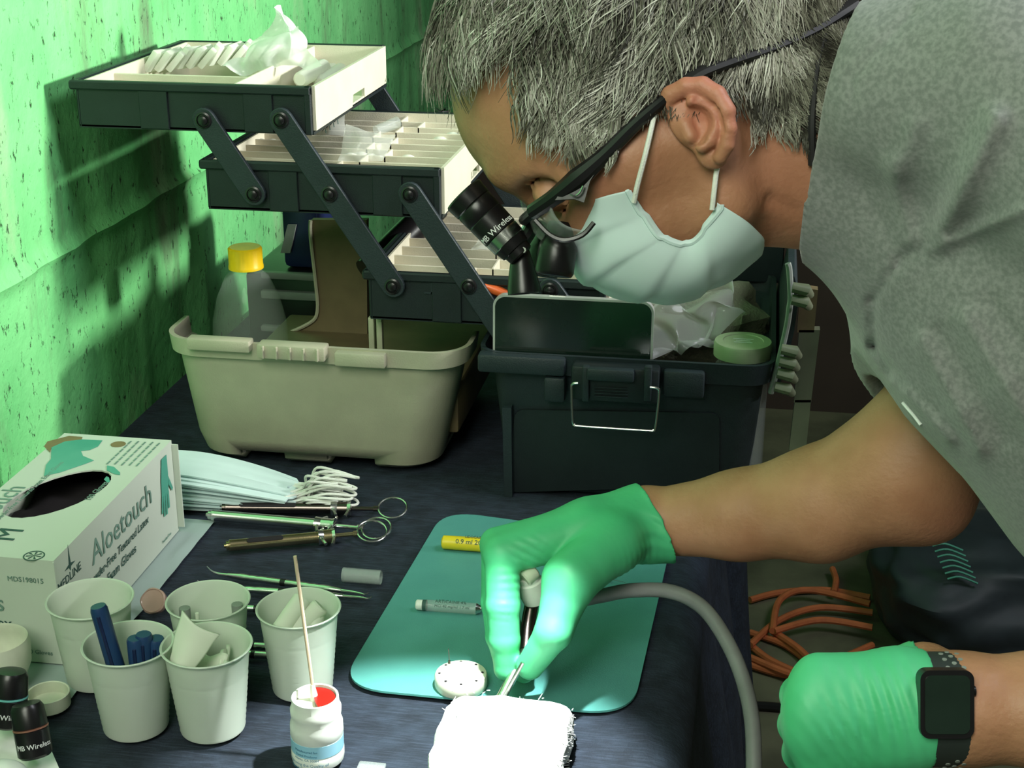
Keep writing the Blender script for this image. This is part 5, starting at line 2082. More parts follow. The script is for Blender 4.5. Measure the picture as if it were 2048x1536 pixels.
# ---- near ear at finer grain, joined to the same mesh
lo = np.minimum(pa3(H(1300, 140, .05)), pa3(H(1490, 350, .12))) - .02
hi = np.maximum(pa3(H(1300, 140, .05)), pa3(H(1490, 350, .12))) + .02
E_ = Field(lo, hi, 0.0010)
ec_ = lambda p, q, ra, rb, l0, l1, k=0.002, op='add': E_.cone(H(p[0], p[1], l0), H(q[0], q[1], l1), ra, rb, k, op)
E_.ell(H(1398, 240, .080), AX, (.017, .022, .0065), 0.003)
E_.ell(H(1400, 225, .068), AX, (.014, .016, .016), 0.008)
E_.ell(H(1425, 306, .082), AX, (.0095, .0100, .0060), 0.005)
hel = [(1326, 214), (1342, 190), (1372, 174), (1405, 172), (1434, 190), (1453, 222), (1459, 258), (1454, 290), (1440, 314)]
lats = [.078, .083, .088, .091, .094, .096, .095, .092, .088]
for i in range(len(hel) - 1):
    r0 = .0056 if i < 5 else .0046
    ec_(hel[i], hel[i + 1], r0, r0 - .0003 * (i > 4), lats[i], lats[i + 1], 0.0012)
anti = [(1386, 204), (1408, 213), (1424, 234), (1428, 258), (1420, 280), (1404, 292)]
for i in range(len(anti) - 1):
    ec_(anti[i], anti[i + 1], .0042, .0042, .090, .090, 0.0025)
E_.ell(H(1394, 240, .094), AX, (.0088, .0098, .0105), 0.003, 'sub')
ec_((1394, 262), (1398, 276), .0052, .004, .092, .092, 0.003, 'sub')
ec_((1436, 222), (1444, 262), .0018, .0018, .097, .097, 0.002, 'sub')
ec_((1392, 200), (1428, 212), .0018, .0018, .095, .096, 0.002, 'sub')
ec_((1372, 250), (1380, 272), .0042, .0045, .083, .084, 0.003)        # tragus
earme = E_.mesh('ear')

bmb = nb()
bmb.from_mesh(bodyme)
bmb.from_mesh(earme)
# light smoothing of the body only
me_ = bpy.data.meshes.new('person')
bmb.to_mesh(me_)
bmb.free()
person = bpy.data.objects.new('person', me_)
C.objects.link(person)
ORG['person'] = Vector((0, 0, 0))
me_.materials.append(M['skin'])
me_.polygons.foreach_set('use_smooth', [True] * len(me_.polygons))
nv = len(me_.vertices)
co = np.empty(nv * 3, dtype=np.float32)
me_.vertices.foreach_get('co', co)
co = co.reshape(-1, 3)
v_ = co - CAM
dd_ = v_ @ fw
PXs = 1024 + F * (v_ @ rt) / dd_
PYs = 768 - F * (v_ @ upv) / dd_
tint = np.zeros(nv)
for (px, py, lat, r, wgt) in ((1400, 185, .09, .022, .75), (1452, 250, .09, .016, .5), (1210, 340, .06, .03, .22), (1560, 330, .05, .05, .25)):
    c_ = np.array(H(px, py, lat))
    tint += wgt * np.exp(-((co - c_) ** 2).sum(1) / r ** 2)
c_ = np.array(P(1900, 1020, 1.12))
tint += 0.5 * np.exp(-((co - c_) ** 2).sum(1) / .05 ** 2)
at_ = me_.attributes.new('tint', 'FLOAT', 'POINT')
at_.data.foreach_set('value', np.clip(tint, 0, 1).astype(np.float32))
tag(person, 'grey haired man in a grey t-shirt bending left over the table, holding a dental handpiece', 'person')


def in_poly(x, y, poly):
    ins = np.zeros(len(x), bool)
    n = len(poly)
    for i in range(n):
        x0, y0 = poly[i]
        x1, y1 = poly[(i + 1) % n]
        if y0 == y1:
            continue
        c = ((y0 > y) != (y1 > y)) & (x < (x1 - x0) * (y - y0) / (y1 - y0) + x0)
        ins ^= c
    return ins


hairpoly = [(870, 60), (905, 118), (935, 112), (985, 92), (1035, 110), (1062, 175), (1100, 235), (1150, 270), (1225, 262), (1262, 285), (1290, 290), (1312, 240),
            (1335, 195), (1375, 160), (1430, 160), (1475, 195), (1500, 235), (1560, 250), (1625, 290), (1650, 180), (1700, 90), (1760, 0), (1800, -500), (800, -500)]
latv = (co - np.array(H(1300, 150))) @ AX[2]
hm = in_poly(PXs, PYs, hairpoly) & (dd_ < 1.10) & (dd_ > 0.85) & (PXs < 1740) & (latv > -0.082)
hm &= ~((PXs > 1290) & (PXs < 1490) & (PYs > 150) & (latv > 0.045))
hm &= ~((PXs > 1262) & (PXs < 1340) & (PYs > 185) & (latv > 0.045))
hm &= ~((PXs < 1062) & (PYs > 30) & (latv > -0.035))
scalp_shade = hm.astype(np.float32)
# stubble and the shade between hair roots, put into the skin colour
at2 = me_.attributes.new('scalp_shade', 'FLOAT', 'POINT')
at2.data.foreach_set('value', scalp_shade * 0.85)
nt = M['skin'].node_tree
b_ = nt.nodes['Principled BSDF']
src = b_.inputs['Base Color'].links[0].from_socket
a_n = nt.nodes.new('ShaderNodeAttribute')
a_n.attribute_name = 'scalp_shade'
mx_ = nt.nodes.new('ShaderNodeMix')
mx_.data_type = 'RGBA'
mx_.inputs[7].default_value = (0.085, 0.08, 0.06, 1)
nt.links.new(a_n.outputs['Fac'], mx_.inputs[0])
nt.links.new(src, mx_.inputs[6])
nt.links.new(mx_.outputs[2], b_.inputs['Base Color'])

# ---- hair strands
nrm = np.empty(nv * 3, dtype=np.float32)
me_.vertices.foreach_get('normal', nrm)
nrm = nrm.reshape(-1, 3)
cand = np.where(hm & (PYs > -330) & (nrm @ (-fw) > -0.55))[0]
NS = 21000
pick = rng.choice(cand, NS)
jit = rng.normal(size=(NS, 3)) * 0.0015
root = co[pick] + jit
nn_ = nrm[pick]
K = 11
fN, uN, lN = AX


def grad(p):
    e = 0.004
    g = np.stack([sample(B.D, p + np.eye(3)[i] * e) - sample(B.D, p - np.eye(3)[i] * e) for i in range(3)], 1)
    return g / (np.linalg.norm(g, axis=1, keepdims=True) + 1e-9)


def lownoise(p, sc, seed):
    return np.array([noise.noise_vector(Vector(x) * sc + Vector((seed, 0, 0))) for x in p])


rx, ry = PXs[pick], PYs[pick]
front = np.clip((1120 - rx) / 200, 0, 1)
nape = np.clip((rx - 1440) / 120, 0, 1)
topness = np.clip((200 - ry) / 300, 0, 1)
g0 = fN[None] * (0.80 - 0.75 * nape)[:, None] - uN[None] * (0.42 + 0.45 * nape - 0.1 * front)[:, None]
side = np.sign(latv[pick])[:, None] * lN[None]
g0 = g0 + side * 0.12
g0 = g0 - np.array([0, 0, 1.0])[None] * (0.25 * front[:, None])
clump = lownoise(root, 36, 0.0)
clump2 = lownoise(root, 110, 9.0)
g0 = g0 + clump * 0.60 + clump2 * 0.12
Lh = 0.024 + 0.034 * topness + 0.014 * front
Lh *= (1 - 0.45 * nape) * (0.65 + 0.6 * rng.random(NS))
hl = 0.0015 + (0.004 + 0.012 * topness * rng.random(NS) + 0.010 * front * rng.random(NS)) * (1 - 0.75 * nape)
pts = np.zeros((NS, K, 3))
p = root.copy()
gdir = g0 / np.linalg.norm(g0, axis=1, keepdims=True)
ph = rng.random(NS) * 6.28
cph = clump[:, 0] * 12
for k in range(K):
    pts[:, k] = p
    G_ = grad(p)
    tdir = gdir - G_ * (gdir * G_).sum(1, keepdims=True)
    tdir /= np.linalg.norm(tdir, axis=1, keepdims=True) + 1e-9
    bi = np.cross(tdir, G_)
    t = k / (K - 1)
    wave = np.cos(cph + t * 6.0 + ph * 0.12)[:, None]
    p = p + (tdir + bi * wave * 0.48) * (Lh / (K - 1))[:, None]
    tgt = 0.001 + hl * np.sin(min(1.0, t * 1.25 + .12) * pi * 0.62) + 0.0012 * rng.random(NS)
    dcur = sample(B.D, p)
    p = p + G_ * ((tgt - dcur) * 0.6)[:, None]
w0 = 0.00040 + 0.00035 * rng.random(NS)
shade = np.clip(0.46 + 0.25 * clump2[:, 1] + 0.75 * clump[:, 2] + rng.normal(size=NS) * 0.16 + 0.10 * topness - 0.22 * nape - 0.15 * front, 0.02, 1)
V = np.zeros((NS, K, 3, 3), dtype=np.float32)
for k in range(K):
    a = pts[:, min(k + 1, K - 1)] - pts[:, max(k - 1, 0)]
    a /= np.linalg.norm(a, axis=1, keepdims=True) + 1e-9
    u_ = np.cross(a, np.array([0.3, 0.5, 0.8])[None])
    u_ /= np.linalg.norm(u_, axis=1, keepdims=True) + 1e-9
    v2 = np.cross(a, u_)
    rr = (w0 * (1 - 0.75 * (k / (K - 1)) ** 2))[:, None]
    for j in range(3):
        an = 2 * pi * j / 3
        V[:, k, j] = pts[:, k] + (u_ * cos(an) + v2 * sin(an)) * rr
base = (np.arange(NS) * K * 3)[:, None, None]
kk = np.arange(K - 1)[None, :, None]
jj = np.arange(3)[None, None, :]
j2 = (jj + 1) % 3
q = np.stack([base + kk * 3 + jj, base + kk * 3 + j2, base + (kk + 1) * 3 + j2, base + (kk + 1) * 3 + jj], -1).reshape(-1, 4)
hme = bpy.data.meshes.new('hair')
hme.vertices.add(NS * K * 3)
hme.vertices.foreach_set('co', V.ravel())
hme.loops.add(len(q) * 4)
hme.loops.foreach_set('vertex_index', q.ravel().astype(np.int32))
hme.polygons.add(len(q))
hme.polygons.foreach_set('loop_start', np.arange(0, len(q) * 4, 4, dtype=np.int32))
hme.update(calc_edges=True)
ha = hme.attributes.new('shade', 'FLOAT', 'POINT')
ha.data.foreach_set('value', np.repeat(shade, K * 3).astype(np.float32))
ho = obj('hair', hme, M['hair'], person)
ho['kind'] = 'stuff'
tag(ho, 'wavy short grey and white hair')

# ---- t-shirt
S = Field((-0.02, 0.62, 0.86), (0.50, 1.27, 1.50), 0.0030)
S.cone(P(2120, 585, 1.065), P(1850, 845, 1.10), .070, .059, 0.02)
S.cone(P(1860, 560, 1.03), P(1852, 800, 1.09), .052, .054, 0.03)
hemp, hemn = P(1838, 857, 1.10), (P(1766, 926, 1.10) - P(1838, 857, 1.10))
S.cut(hemp, hemn, within=hemp, r=0.14)
S.cone(P(1885, 808, 1.096), P(1800, 893, 1.107), .0520, .0530, 0.002, 'sub')
S.cone(P(1812, 175, .885), P(1862, 300, 1.07), .058, .056, 0.03)
S.cone(P(1985, 335, .97), P(2150, 470, .97), .110, .148, 0.03)
S.cone(P(2150, 470, .97), P(2420, 800, .97), .148, .155, 0.03)
S.cone(P(2040, 170, .86), P(2370, 420, .80), .078, .068, 0.025)
S.cone(P(2370, 420, .80), P(2450, 760, .795), .068, .062, 0.02)
# collar around the neck
S.cone(H(1640, 262), H(1830, 330), .0790, .092, 0.025)
_a, _b, _c = P(1648, 235, .886), H(1768, 15), H(1610, 485)
_n = (_b - _a).cross(_c - _a)
S.cut(_a, _n if _n.dot(Vector(rt)) < 0 else -_n)
S.cone(H(1520, 262), H(1640, 280), .0690, .0700, 0.003, 'sub')
X_, Y_, Z_ = S.pts((slice(None),) * 3)
dep = (X_ - CAM[0]) * fw[0] + (Y_ - CAM[1]) * fw[1] + (Z_ - CAM[2]) * fw[2]
sx_ = 1024 + F * ((X_ - CAM[0]) * rt[0] + (Y_ - CAM[1]) * rt[1]) / dep
sy_ = 768 - F * ((X_ - CAM[0]) * upv[0] + (Y_ - CAM[1]) * upv[1] + (Z_ - CAM[2]) * upv[2]) / dep
del X_, Y_, Z_


def foldline(x0, y0, x1, y1, w_, amp, d0, d1):
    """a soft cloth fold running between two places on the near side of the shirt"""
    L2 = (x1 - x0) ** 2 + (y1 - y0) ** 2
    t = np.clip(((sx_ - x0) * (x1 - x0) + (sy_ - y0) * (y1 - y0)) / L2, 0, 1)
    dx = sx_ - (x0 + t * (x1 - x0))
    dy = sy_ - (y0 + t * (y1 - y0))
    S.D[...] -= amp * np.exp(-(dx * dx + dy * dy) / w_ ** 2) * ((dep > d0) & (dep < d1))


for a in ((1990, 240, 1880, 470, 26, .006, .7, 1.05), (1905, 470, 1800, 520, 14, -.003, .7, 1.1), (1820, 500, 1745, 600, 9, -.0045, .7, 1.2), (1745, 600, 1748, 690, 9, -.0045, .7, 1.2),
          (1748, 690, 1800, 770, 10, -.005, .7, 1.2), (1800, 520, 1700, 330, 14, -.002, .7, 1.1), (1700, 160, 1830, 20, 9, -.002, .7, 1.1), (1705, 200, 1700, 160, 9, -.002, .7, 1.1),
          (1840, 680, 1960, 900, 16, .004, .7, 1.2), (1880, 660, 2010, 880, 14, -.004, .7, 1.2), (1930, 640, 2080, 880, 20, .005, .7, 1.2), (1790, 760, 1900, 880, 10, .003, .7, 1.25),
          (1980, 600, 2130, 800, 16, -.004, .7, 1.2), (1780, 330, 1820, 480, 20, .003, .7, 1.05), (1830, 250, 1800, 340, 22, .002, .7, 1.05), (2048, 420, 1860, 500, 12, .003, .7, 1.1)):
    foldline(*(a[:5] + (a[5] * (1.5 if a[5] > 0 else 0.72),) + a[6:]))
del sx_, sy_, dep
sm = S.mesh('t_shirt')
sh = obj('t_shirt', sm, M['shirt'], person, angle=radians(80))
tag(sh, 'heather grey short sleeved t-shirt')
bm = nb()
hp = [hit(x, y, 0.001, 0.9, 1.05, S, 1.12) for x, y in ((1806, 806), (1818, 820), (1830, 834), (1842, 850))]
tube(bm, smoothpath(hp, 4), 0.0013, 6)
tag(obj('sleeve_trim', bm, M['whiteprint'], person), 'small white stitched mark at the sleeve hem')


# ---- gloves
def crease(Fd, a, dirv, wl, amp, c, r):
    q = Fd.sl(np.array(c) - r * 2, np.array(c) + r * 2)
    X, Y, Z = Fd.pts(q)
    d = Vector(dirv).normalized()
    s_ = (X - a[0]) * d.x + (Y - a[1]) * d.y + (Z - a[2]) * d.z
    w_ = np.exp(-((X - c[0]) ** 2 + (Y - c[1]) ** 2 + (Z - c[2]) ** 2) / r ** 2)
    wob = 0.25 * np.sin(X * 160 + Z * 90)
    Fd.D[q] += amp * w_ * np.sin(2 * pi * s_ / wl + wob * 3)


def bounds(pts_, m):
    a = np.array([list(p_) for p_ in pts_])
    return a.min(0) - m, a.max(0) + m


ptsR = [R_WR, P(1345, 1045, 1.2), P(1270, 968, 1.19), P(1345, 1118, 1.19)] + [x[0] for ch in R_CH.values() for x in ch] + [x[0] for x in R_TH]
lo, hi = bounds(ptsR, .032)
G1 = Field(lo, hi, 0.00135)
add_hand(G1, R_WR, .0262, R_CH, R_TH, R_IN, 0.0)
G1.cone(R_WR, P(1370, 1040, 1.19), .0275, .0370, 0.010)
hc_ = P(1308, 1043, 1.195)
hn_ = (P(1342, 1033, 1.195) - P(1308, 1048, 1.195)) + Vector(fw) * 0.002
G1.cut(hc_, hn_)
G1.cone(P(1288, 1046, 1.195), P(1400, 1040, 1.19), .0232, .0370, 0.002, 'sub')
crease(G1, R_WR, P(1200, 1140, 1.15) - P(1270, 1110, 1.16), 0.0058, 0.0012, P(1238, 1118, 1.17), .020)
crease(G1, R_WR, P(1290, 1000, 1.15) - P(1270, 1070, 1.16), 0.012, 0.0010, P(1295, 1040, 1.17), .020)
crease(G1, R_CH['index'][1][0], R_CH['index'][1][0] - R_CH['index'][0][0], 0.0062, 0.0005, P(1030, 1160, 1.14), .012)
crease(G1, R_CH['index'][1][0], R_CH['index'][1][0] - R_CH['index'][0][0], 0.0055, 0.0003, P(1010, 1225, 1.13), .008)
crease(G1, R_CH['index'][0][0], P(1080, 1100, 1.14) - P(1050, 1150, 1.14), 0.006, 0.0008, P(1060, 1110, 1.14), .012)
g1 = obj('glove', G1.mesh('glove'), M['glove'], person, angle=radians(80))
tag(g1, 'green latex glove on the hand holding the handpiece')
ptsL = [P(1500, 1300, .8), P(1900, 1300, .8), P(1560, 1640, .8), P(1900, 1560, .8), P(1600, 1560, .87)] + [x[0] for x in L_TH] + [x[0] for ch in L_CH.values() for x in ch]
lo, hi = bounds(ptsL, .022)
G2 = Field(lo, hi, 0.0014)
add_hand(G2, L_WR, .0262, L_CH, L_TH, L_IN, 0.0)
G2.cone(L_WR, P(1830, 1420, .80), .0268, .0285, 0.006)
G2.cut(P(1852, 1418, .80), Vector(rt))
G2.cone(P(1842, 1418, .80), P(1950, 1418, .80), .0262, .0262, 0.002, 'sub')
crease(G2, L_WR, P(1800, 1420, .8) - P(1760, 1430, .8), 0.0075, 0.0010, P(1765, 1420, .78), .022)
crease(G2, L_WR, P(1700, 1470, .8) - P(1660, 1500, .8), 0.0065, 0.0005, P(1680, 1480, .785), .020)
g2 = obj('glove', G2.mesh('glove'), M['glove'], person, angle=radians(80))
tag(g2, 'green latex glove tucked under the wristwatch')

# ---- neck cord
cr_ = thing('neck_cord', 'thin black cord hanging around the back of the neck from the loupes', 'cord', tuple(H(1655, 60, .06)))
bm = nb()
cp = []
for (x, y, lat) in ((1690, 20, .030), (1668, 70, .055), (1654, 130, .068), (1646, 200, .076), (1643, 260, .078), (1645, 330, .074)):
    cp.append(hit(x - 20, y, 0.003))
tube(bm, smoothpath(cp, 5), 0.0028, 8)
obj('cord', bm, M['skincord'], cr_)

# =================================================================== LOUPES
lp = thing('magnifying_loupes', 'black dental loupes with headlamp worn on the mans face', 'loupes', tuple(H(1065, 430, 0)))
bm = nb()
tp = [H(1352, 182, .082), H(1325, 203, .083), H(1270, 250, .081), H(1215, 305, .077), H(1165, 350, .073), H(1115, 390, .066), H(1066, 424, .052)]
tube(bm, smoothpath(tp, 5), [0.0030 + 0.0022 * sin(min(1, i / 24) * pi * 0.5) + (0.0018 * max(0, 1 - abs(i - 21) / 5)) for i in range(31)], 10)
obj('temple_arm', bm, M['black2'], lp)
bm = nb()
prism(bm, [H(1205, 322, .0785), H(1180, 362, .0775), H(1168, 405, .075), H(1148, 398, .074), H(1110, 400, .071), H(1130, 372, .073)], lV * -0.003)
obj('hinge_plate', bm, M['black2'], lp)
bm = nb()
tube(bm, smoothpath([H(1166, 372, .0795), H(1160, 385, .0790), H(1150, 392, .0785), H(1140, 388, .078)], 3), 0.0006, 6)
obj('silver_mark', bm, M['steel'], lp)
bm = nb()
sp = [H(1345, 188, .080), H(1390, 150, .080), H(1460, 122, .074), H(1540, 95, .066), H(1620, 60, .052), H(1700, 10, .028)]
sw_ = smoothpath(sp, 5)
tube(bm, sw_, [0.0085] * len(sw_), 10, flat=0.5)
obj('head_strap', bm, M['skincord'], lp)
bm = nb()
tube(bm, smoothpath([H(1066, 424, .052), H(1052, 436, .030), H(1048, 440, 0.0), H(1052, 436, -.030), H(1068, 420, -.052)], 5), 0.0036, 10)
obj('front_bar', bm, M['black2'], lp)
for sg, nm in ((1, 'lens'), (-1, 'lens')):
    bm = nb()
    c0, c1, c2_, c3_ = H(1058, 408, sg * .012), H(1098, 398, sg * .060), H(1176, 462, sg * .062), H(1120, 492, sg * .016)
    c0, c1 = (H(1060, 425, sg * .010), H(1100, 402, sg * .064))
    vs = grid(bm, 12, 12, lambda u, v: (c0 * (1 - u) + c1 * u) * (1 - v) + (c3_ * (1 - u) + c2_ * u) * v + fV * (0.006 * sin(pi * v)) + lV * sg * 0.006 * sin(pi * u))
    o = obj(nm, bm, M['clear'], lp)
    modapply(o, [('SOLIDIFY', dict(thickness=0.0012))])
bm = nb()
tube(bm, smoothpath([H(1070, 440, .060), H(1100, 470, .061), H(1130, 480, .062), H(1165, 470, .064), H(1188, 445, .066)], 4), 0.0016, 6)
obj('lens_edge', bm, M['black2'], lp)
bm = nb()
tube(bm, smoothpath([H(1062, 372, -.030), H(1048, 385, -.034), H(1046, 410, -.036), H(1062, 428, -.036), H(1086, 418, -.034), H(1084, 385, -.030)], 4, True), 0.0015, 6, closed=True)
obj('nose_pad', bm, M['clear'], lp)
for lat_, ofs in ((.032, 0), (-.032, -24)):
    bm = nb()
    a, b = H(1122 + ofs, 445, lat_), H(1108 + ofs, 552, lat_)
    d = b - a
    L = d.length
    lathe(bm, [(0, 0), (.0075, 0), (.0085, .1 * L), (.0092, .3 * L), (.0118, .42 * L), (.0122, .5 * L), (.0122, .93 * L), (.0112, .98 * L), (.0105, L), (.0100, .985 * L), (0, .985 * L)], a, d, 28)
    br_ = obj('telescope', bm, M['black2'], lp)
    bm = nb()
    lathe(bm, [(0, .987 * L), (.0100, .987 * L), (.0100, .995 * L), (0, .999 * L)], a, d, 28)
    obj('objective_lens', bm, M['lens'], br_)
# headlamp cone
bm = nb()
a, b = H(1040, 492, 0), H(1049, 587, 0)
d = b - a
L = d.length
lathe(bm, [(0, 0), (.0050, 0), (.0062, .15 * L), (.0075, .35 * L), (.0092, .6 * L), (.0108, .9 * L), (.0108, L), (.0094, L), (.0080, .90 * L), (0, .88 * L)], a, d, 28)
hl_ = obj('lamp_head', bm, M['black2'], lp)
bm = nb()
lathe(bm, [(0, .885 * L), (.0078, .905 * L), (0, .91 * L)], a, d, 20)
obj('lamp_lens', bm, mat('lit_lens', (0.9, 1, 1), 0.3, emit=((0.9, 1.0, 1.0), 4.0)), hl_)
bm = nb()
tube(bm, [H(1046, 500, .012), H(1050, 500, .0065)], 0.002, 8)
obj('screw', bm, M['steel'], hl_)
bm = nb()
tube(bm, smoothpath([H(1058, 432, 0), H(1062, 455, 0), H(1048, 480, 0), H(1040, 495, 0)], 4), 0.0048, 10)
obj('lamp_bracket', bm, M['black2'], lp)
# battery barrel
a, b = H(1044, 512, 0.004), H(926, 388, 0.004)
d = b - a
L = d.length
bm = nb()
lathe(bm, [(0, 0), (.0075, 0), (.0088, .02 * L), (.0092, .10 * L), (.0105, .11 * L), (.0115, .22 * L)], a, d, 36)
bt_ = obj('barrel_neck', bm, M['black2'], lp)
bm = nb()
lathe(bm, [(.0112, .215 * L), (.0122, .225 * L), (.0126, .355 * L), (.0120, .365 * L)], a, d, 36)
obj('silver_band', bm, M['steel'], lp)
bm = nb()
lathe(bm, [(.0110, .36 * L), (.0128, .37 * L), (.0131, .62 * L), (.0127, .63 * L), (.0131, .64 * L), (.0134, .80 * L), (.0130, .815 * L), (.0137, .83 * L), (.0143, .98 * L), (.0136, L), (0, L)], a, d, 36)
bt2 = obj('battery_barrel', bm, M['black2'], lp)
un = d.normalized()
vw = Vector(CAM) - (a + b) / 2
n0 = (vw - un * vw.dot(un)).normalized()
x0_ = un.cross(n0).normalized()
if x0_.dot(Vector((0, 0, 1))) < 0:
    x0_ = -x0_
rr_ = .0129


def bf(co_):
    an = co_.x / rr_
    return a + un * (0.385 * L + co_.y) + n0 * (rr_ + .0004 + co_.z) * cos(an) + x0_ * (rr_ + .0004 + co_.z) * sin(an)


text('lettering', 'MB Wireless', 0.0058, (0, 0, 0), (1, 0, 0), (0, 1, 0), M['whiteprint'], bt2, bend=bf, align='CENTER')

# =================================================================== FACE MASK
fm = thing('face_mask', 'pale blue pleated surgical mask worn over the nose and mouth of the man', 'face mask', tuple(H(1300, 540, 0)))
Mid = smoothpath([H(1142, 428, 0), H(1138, 495, 0), H(1162, 550, 0), H(1240, 588, 0), H(1338, 600, 0), H(1435, 568, 0), H(1520, 497, 0)], 10)
EDGP = [(1262, 380), (1292, 420), (1325, 462), (1352, 476), (1385, 476), (1412, 440), (1434, 405)]
EH = smoothpath([hit(x, y, 0.0035) for x, y in EDGP], 10)
Edg = [p_ - lV * (p_ - H(1300, 400, 0)).dot(lV) for p_ in EH]
NM = len(Mid)


def maskpt(i, th):
    m, e = Mid[i], Edg[i]
    u = i / (NM - 1)
    c, s_ = cos(th), sin(th)
    b = e * (1 - c) + m * c if False else e + (m - e) * (c ** 0.85 if c > 0 else 0)
    w_ = (EH[i] - e).dot(lV)
    p_ = b + lV * (w_ * s_)
    # pleats: overlapping folds running from side to side
    pl = (u * 5.0) % 1.0
    off_ = 0.0036 * (pl if pl < 0.82 else (1 - pl) / 0.18 * 0.82) * (0.35 + 0.65 * c)
    outd = (m - H(1290, 400, 0)).normalized()
    p_ = p_ + outd * off_
    q_ = p_ * 45
    return p_ + outd * 0.0022 * noise.noise(q_) * c


bm = nb()
NT = 44
rows_ = []
for i in range(NM):
    rows_.append([bm.verts.new(maskpt(i, -pi / 2 + pi * j / NT)) for j in range(NT + 1)])
for i in range(NM - 1):
    for j in range(NT):
        bm.faces.new((rows_[i][j], rows_[i + 1][j], rows_[i + 1][j + 1], rows_[i][j + 1]))
o = obj('mask_panel', bm, M['maskblue'], fm, angle=radians(50))
modapply(o, [('SOLIDIFY', dict(thickness=0.0009))])
# sewn edges and dotted seams
bm = nb()
tube(bm, [maskpt(i, pi / 2 * 0.97) + lV * 0.0008 for i in range(0, NM)], 0.0016, 6)
obj('side_binding', bm, M['maskblue'], fm)
bm = nb()
for row_i in (2, 4):
    for j in range(8, NT - 1):
        a = maskpt(row_i, -pi / 2 + pi * j / NT)
        b = maskpt(row_i, -pi / 2 + pi * (j + 0.5) / NT)
        o_ = (a - H(1290, 400, 0)).normalized() * 0.0006
        tube(bm, [a + o_, b + o_], 0.0003, 4)
st_ = obj('stitching', bm, M['loop'], fm)
st_['kind'] = 'stuff'
for pth in ([(1268, 404), (1275, 370), (1288, 320), (1300, 270), (1309, 232), (1316, 212)],
            [(1424, 420), (1428, 385), (1432, 350), (1436, 328)]):
    bm = nb()
    tube(bm, smoothpath([hit(x, y, 0.0065) for x, y in pth], 5), 0.0016, 8)
    obj('ear_loop', bm, M['loop'], fm)

# =================================================================== WATCH
wt_ = thing('wristwatch', 'black square wristwatch with a perforated band on the gloved wrist', 'watch', tuple(P(1890, 1410, .773)))
wc = P(1893, 1408, 0.7690)
wy = (P(1893, 1300, .80) - P(1893, 1500, .80)).normalized()
wx = Vector(rt)
wz = wx.cross(wy).normalized()
wx = wy.cross(wz).normalized()
if wz.dot(Vector(fw)) > 0:
    wz = -wz
wm = Matrix((wx, wy, wz)).transposed().to_4x4()
wm.translation = wc


def wpiece(name, hx, hy, r, z0, z1, m, parent, bev=0.0, oy=0):
    bm = nb()
    prism(bm, [(x, y + oy, z0) for x, y in rrect(-hx, hx, -hy, hy, r, 6)], (0, 0, z1 - z0))
    if bev:
        es = [e for e in bm.edges if len(e.link_faces) == 2 and e.calc_face_angle(0) > 1.2]
        bmesh.ops.bevel(bm, geom=es, offset=bev, segments=3, affect='EDGES')
    bmesh.ops.transform(bm, matrix=wm, verts=bm.verts)
    return obj(name, bm, m, parent)


cs_ = wpiece('case', .0138, .0175, .005, -.0075, .0015, M['black2'], wt_, .0022)
wpiece('screen', .0115, .0150, .0035, .0012, .0020, M['wscreen'], wt_)
bm = nb()
tube(bm, [(.0136, .006, -.003), (.0155, .006, -.003)], .0028, 14)
bmesh.ops.transform(bm, matrix=wm, verts=bm.verts)
obj('crown', bm, M['black2'], cs_)
# band around the wrist
bm = nb()
wcen = P(1893, 1418, .80)
NB = 60
ro = .0303
ringv = []
for i in range(NB):
    an = 2 * pi * i / NB
    c_ = wcen + (wy * sin(an) + wz * cos(an)) * ro
    ci = wcen + (wy * sin(an) + wz * cos(an)) * (ro - .0022)
    hw = .0125
    ringv.append([bm.verts.new(c_ - wx * hw), bm.verts.new(c_ + wx * hw), bm.verts.new(ci + wx * hw), bm.verts.new(ci - wx * hw)])
for i in range(NB):
    a, b = ringv[i], ringv[(i + 1) % NB]
    for j in range(4):
        bm.faces.new((a[j], a[(j + 1) % 4], b[(j + 1) % 4], b[j]))
bd_ = obj('band', bm, M['rubber'], wt_)
bm = nb()
for sgn in (1, -1):
    for row in range(7):
        an = sgn * (0.86 + row * 0.115)
        for cidx in ((-1, 1) if row % 2 else (0,)):
            cdir = wy * sin(an) + wz * cos(an)
            c_ = wcen + cdir * (ro - .0004) + wx * cidx * .0042
            lathe(bm, [(0, 0), (.0013, 0), (.0013, .0008), (0, .0009)], c_, cdir, 10)
po = obj('perforation', bm, M['grey'], bd_)
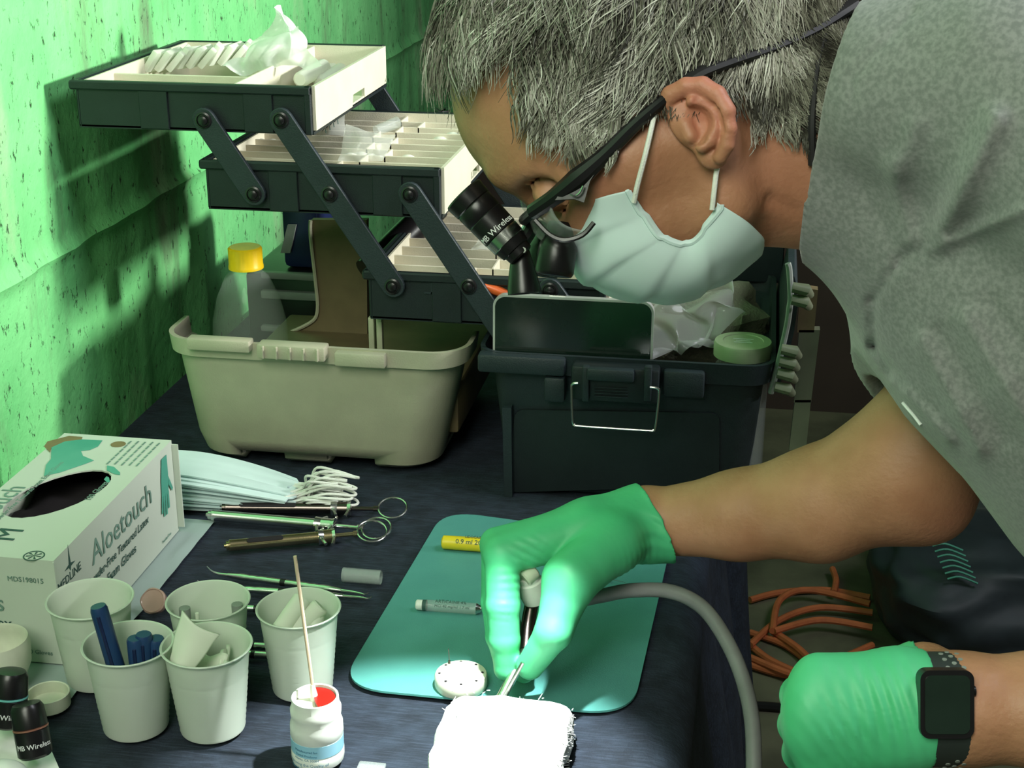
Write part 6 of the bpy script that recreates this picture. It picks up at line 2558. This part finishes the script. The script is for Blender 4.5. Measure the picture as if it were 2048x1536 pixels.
po['kind'] = 'stuff'

# =================================================================== HANDPIECE
hp_ = thing('dental_handpiece', 'slim dental handpiece with a grey hose held over the gauze in the gloved fingers', 'handpiece', tuple(P(985, 1430, 1.13)))
tipp = P(984, 1432, 1.118)
rear = P(1052, 1300, 1.158)
bm = nb()
d = rear - tipp
L = d.length
lathe(bm, [(0, 0), (.0012, .01 * L), (.0014, .10 * L), (.0042, .14 * L), (.0046, .22 * L), (.0040, .30 * L), (.0040, .60 * L), (.0044, .62 * L), (.0046, L), (0, L)], tipp, d, 24)
obj('neck', bm, M['steel'], hp_)
bm = nb()
a, b = P(1052, 1300, 1.158), P(1066, 1195, 1.176)
tube(bm, smoothpath([a, P(1056, 1250, 1.168), b], 4), 0.0055, 20)
obj('shank', bm, M['dsteel'], hp_)
bm = nb()
a, b = P(1072, 1200, 1.172), P(1056, 1150, 1.162)
d = b - a
L = d.length
lathe(bm, [(0, 0), (.0100, .02 * L), (.0112, .3 * L), (.0100, .75 * L), (.0088, .8 * L), (.0088, .98 * L), (0, L)], a, d, 28)
obj('motor', bm, M['white'], hp_)
bm = nb()
a, b = P(1046, 1158, 1.156), P(1068, 1138, 1.160)
tube(bm, [a, a + (b - a) * .1, b - (b - a) * .1, b], [.0060, .0075, .0075, .0060], 24)
obj('coupling', bm, M['ivory'], hp_)
bm = nb()
hz = smoothpath([P(1085, 1192, 1.185), P(1150, 1200, 1.195), P(1200, 1192, 1.19), P(1262, 1181, 1.18), P(1340, 1183, 1.165), P(1405, 1215, 1.15), P(1455, 1285, 1.13), P(1488, 1365, 1.11), P(1505, 1450, 1.09),
                 P(1508, 1560, 1.07)], 8)
tube(bm, hz, 0.0058, 14)
obj('hose', bm, M['hose'], hp_)
# second thin instrument between the finger tips
bm = nb()
tube(bm, [P(1008, 1395, 1.125), P(1046, 1325, 1.118)], 0.0016, 10)
single('metal_pick', bm, M['steel'], 'thin metal pick pinched between thumb and finger over the gauze', 'dental instrument', tuple(P(1008, 1395, 1.125)))
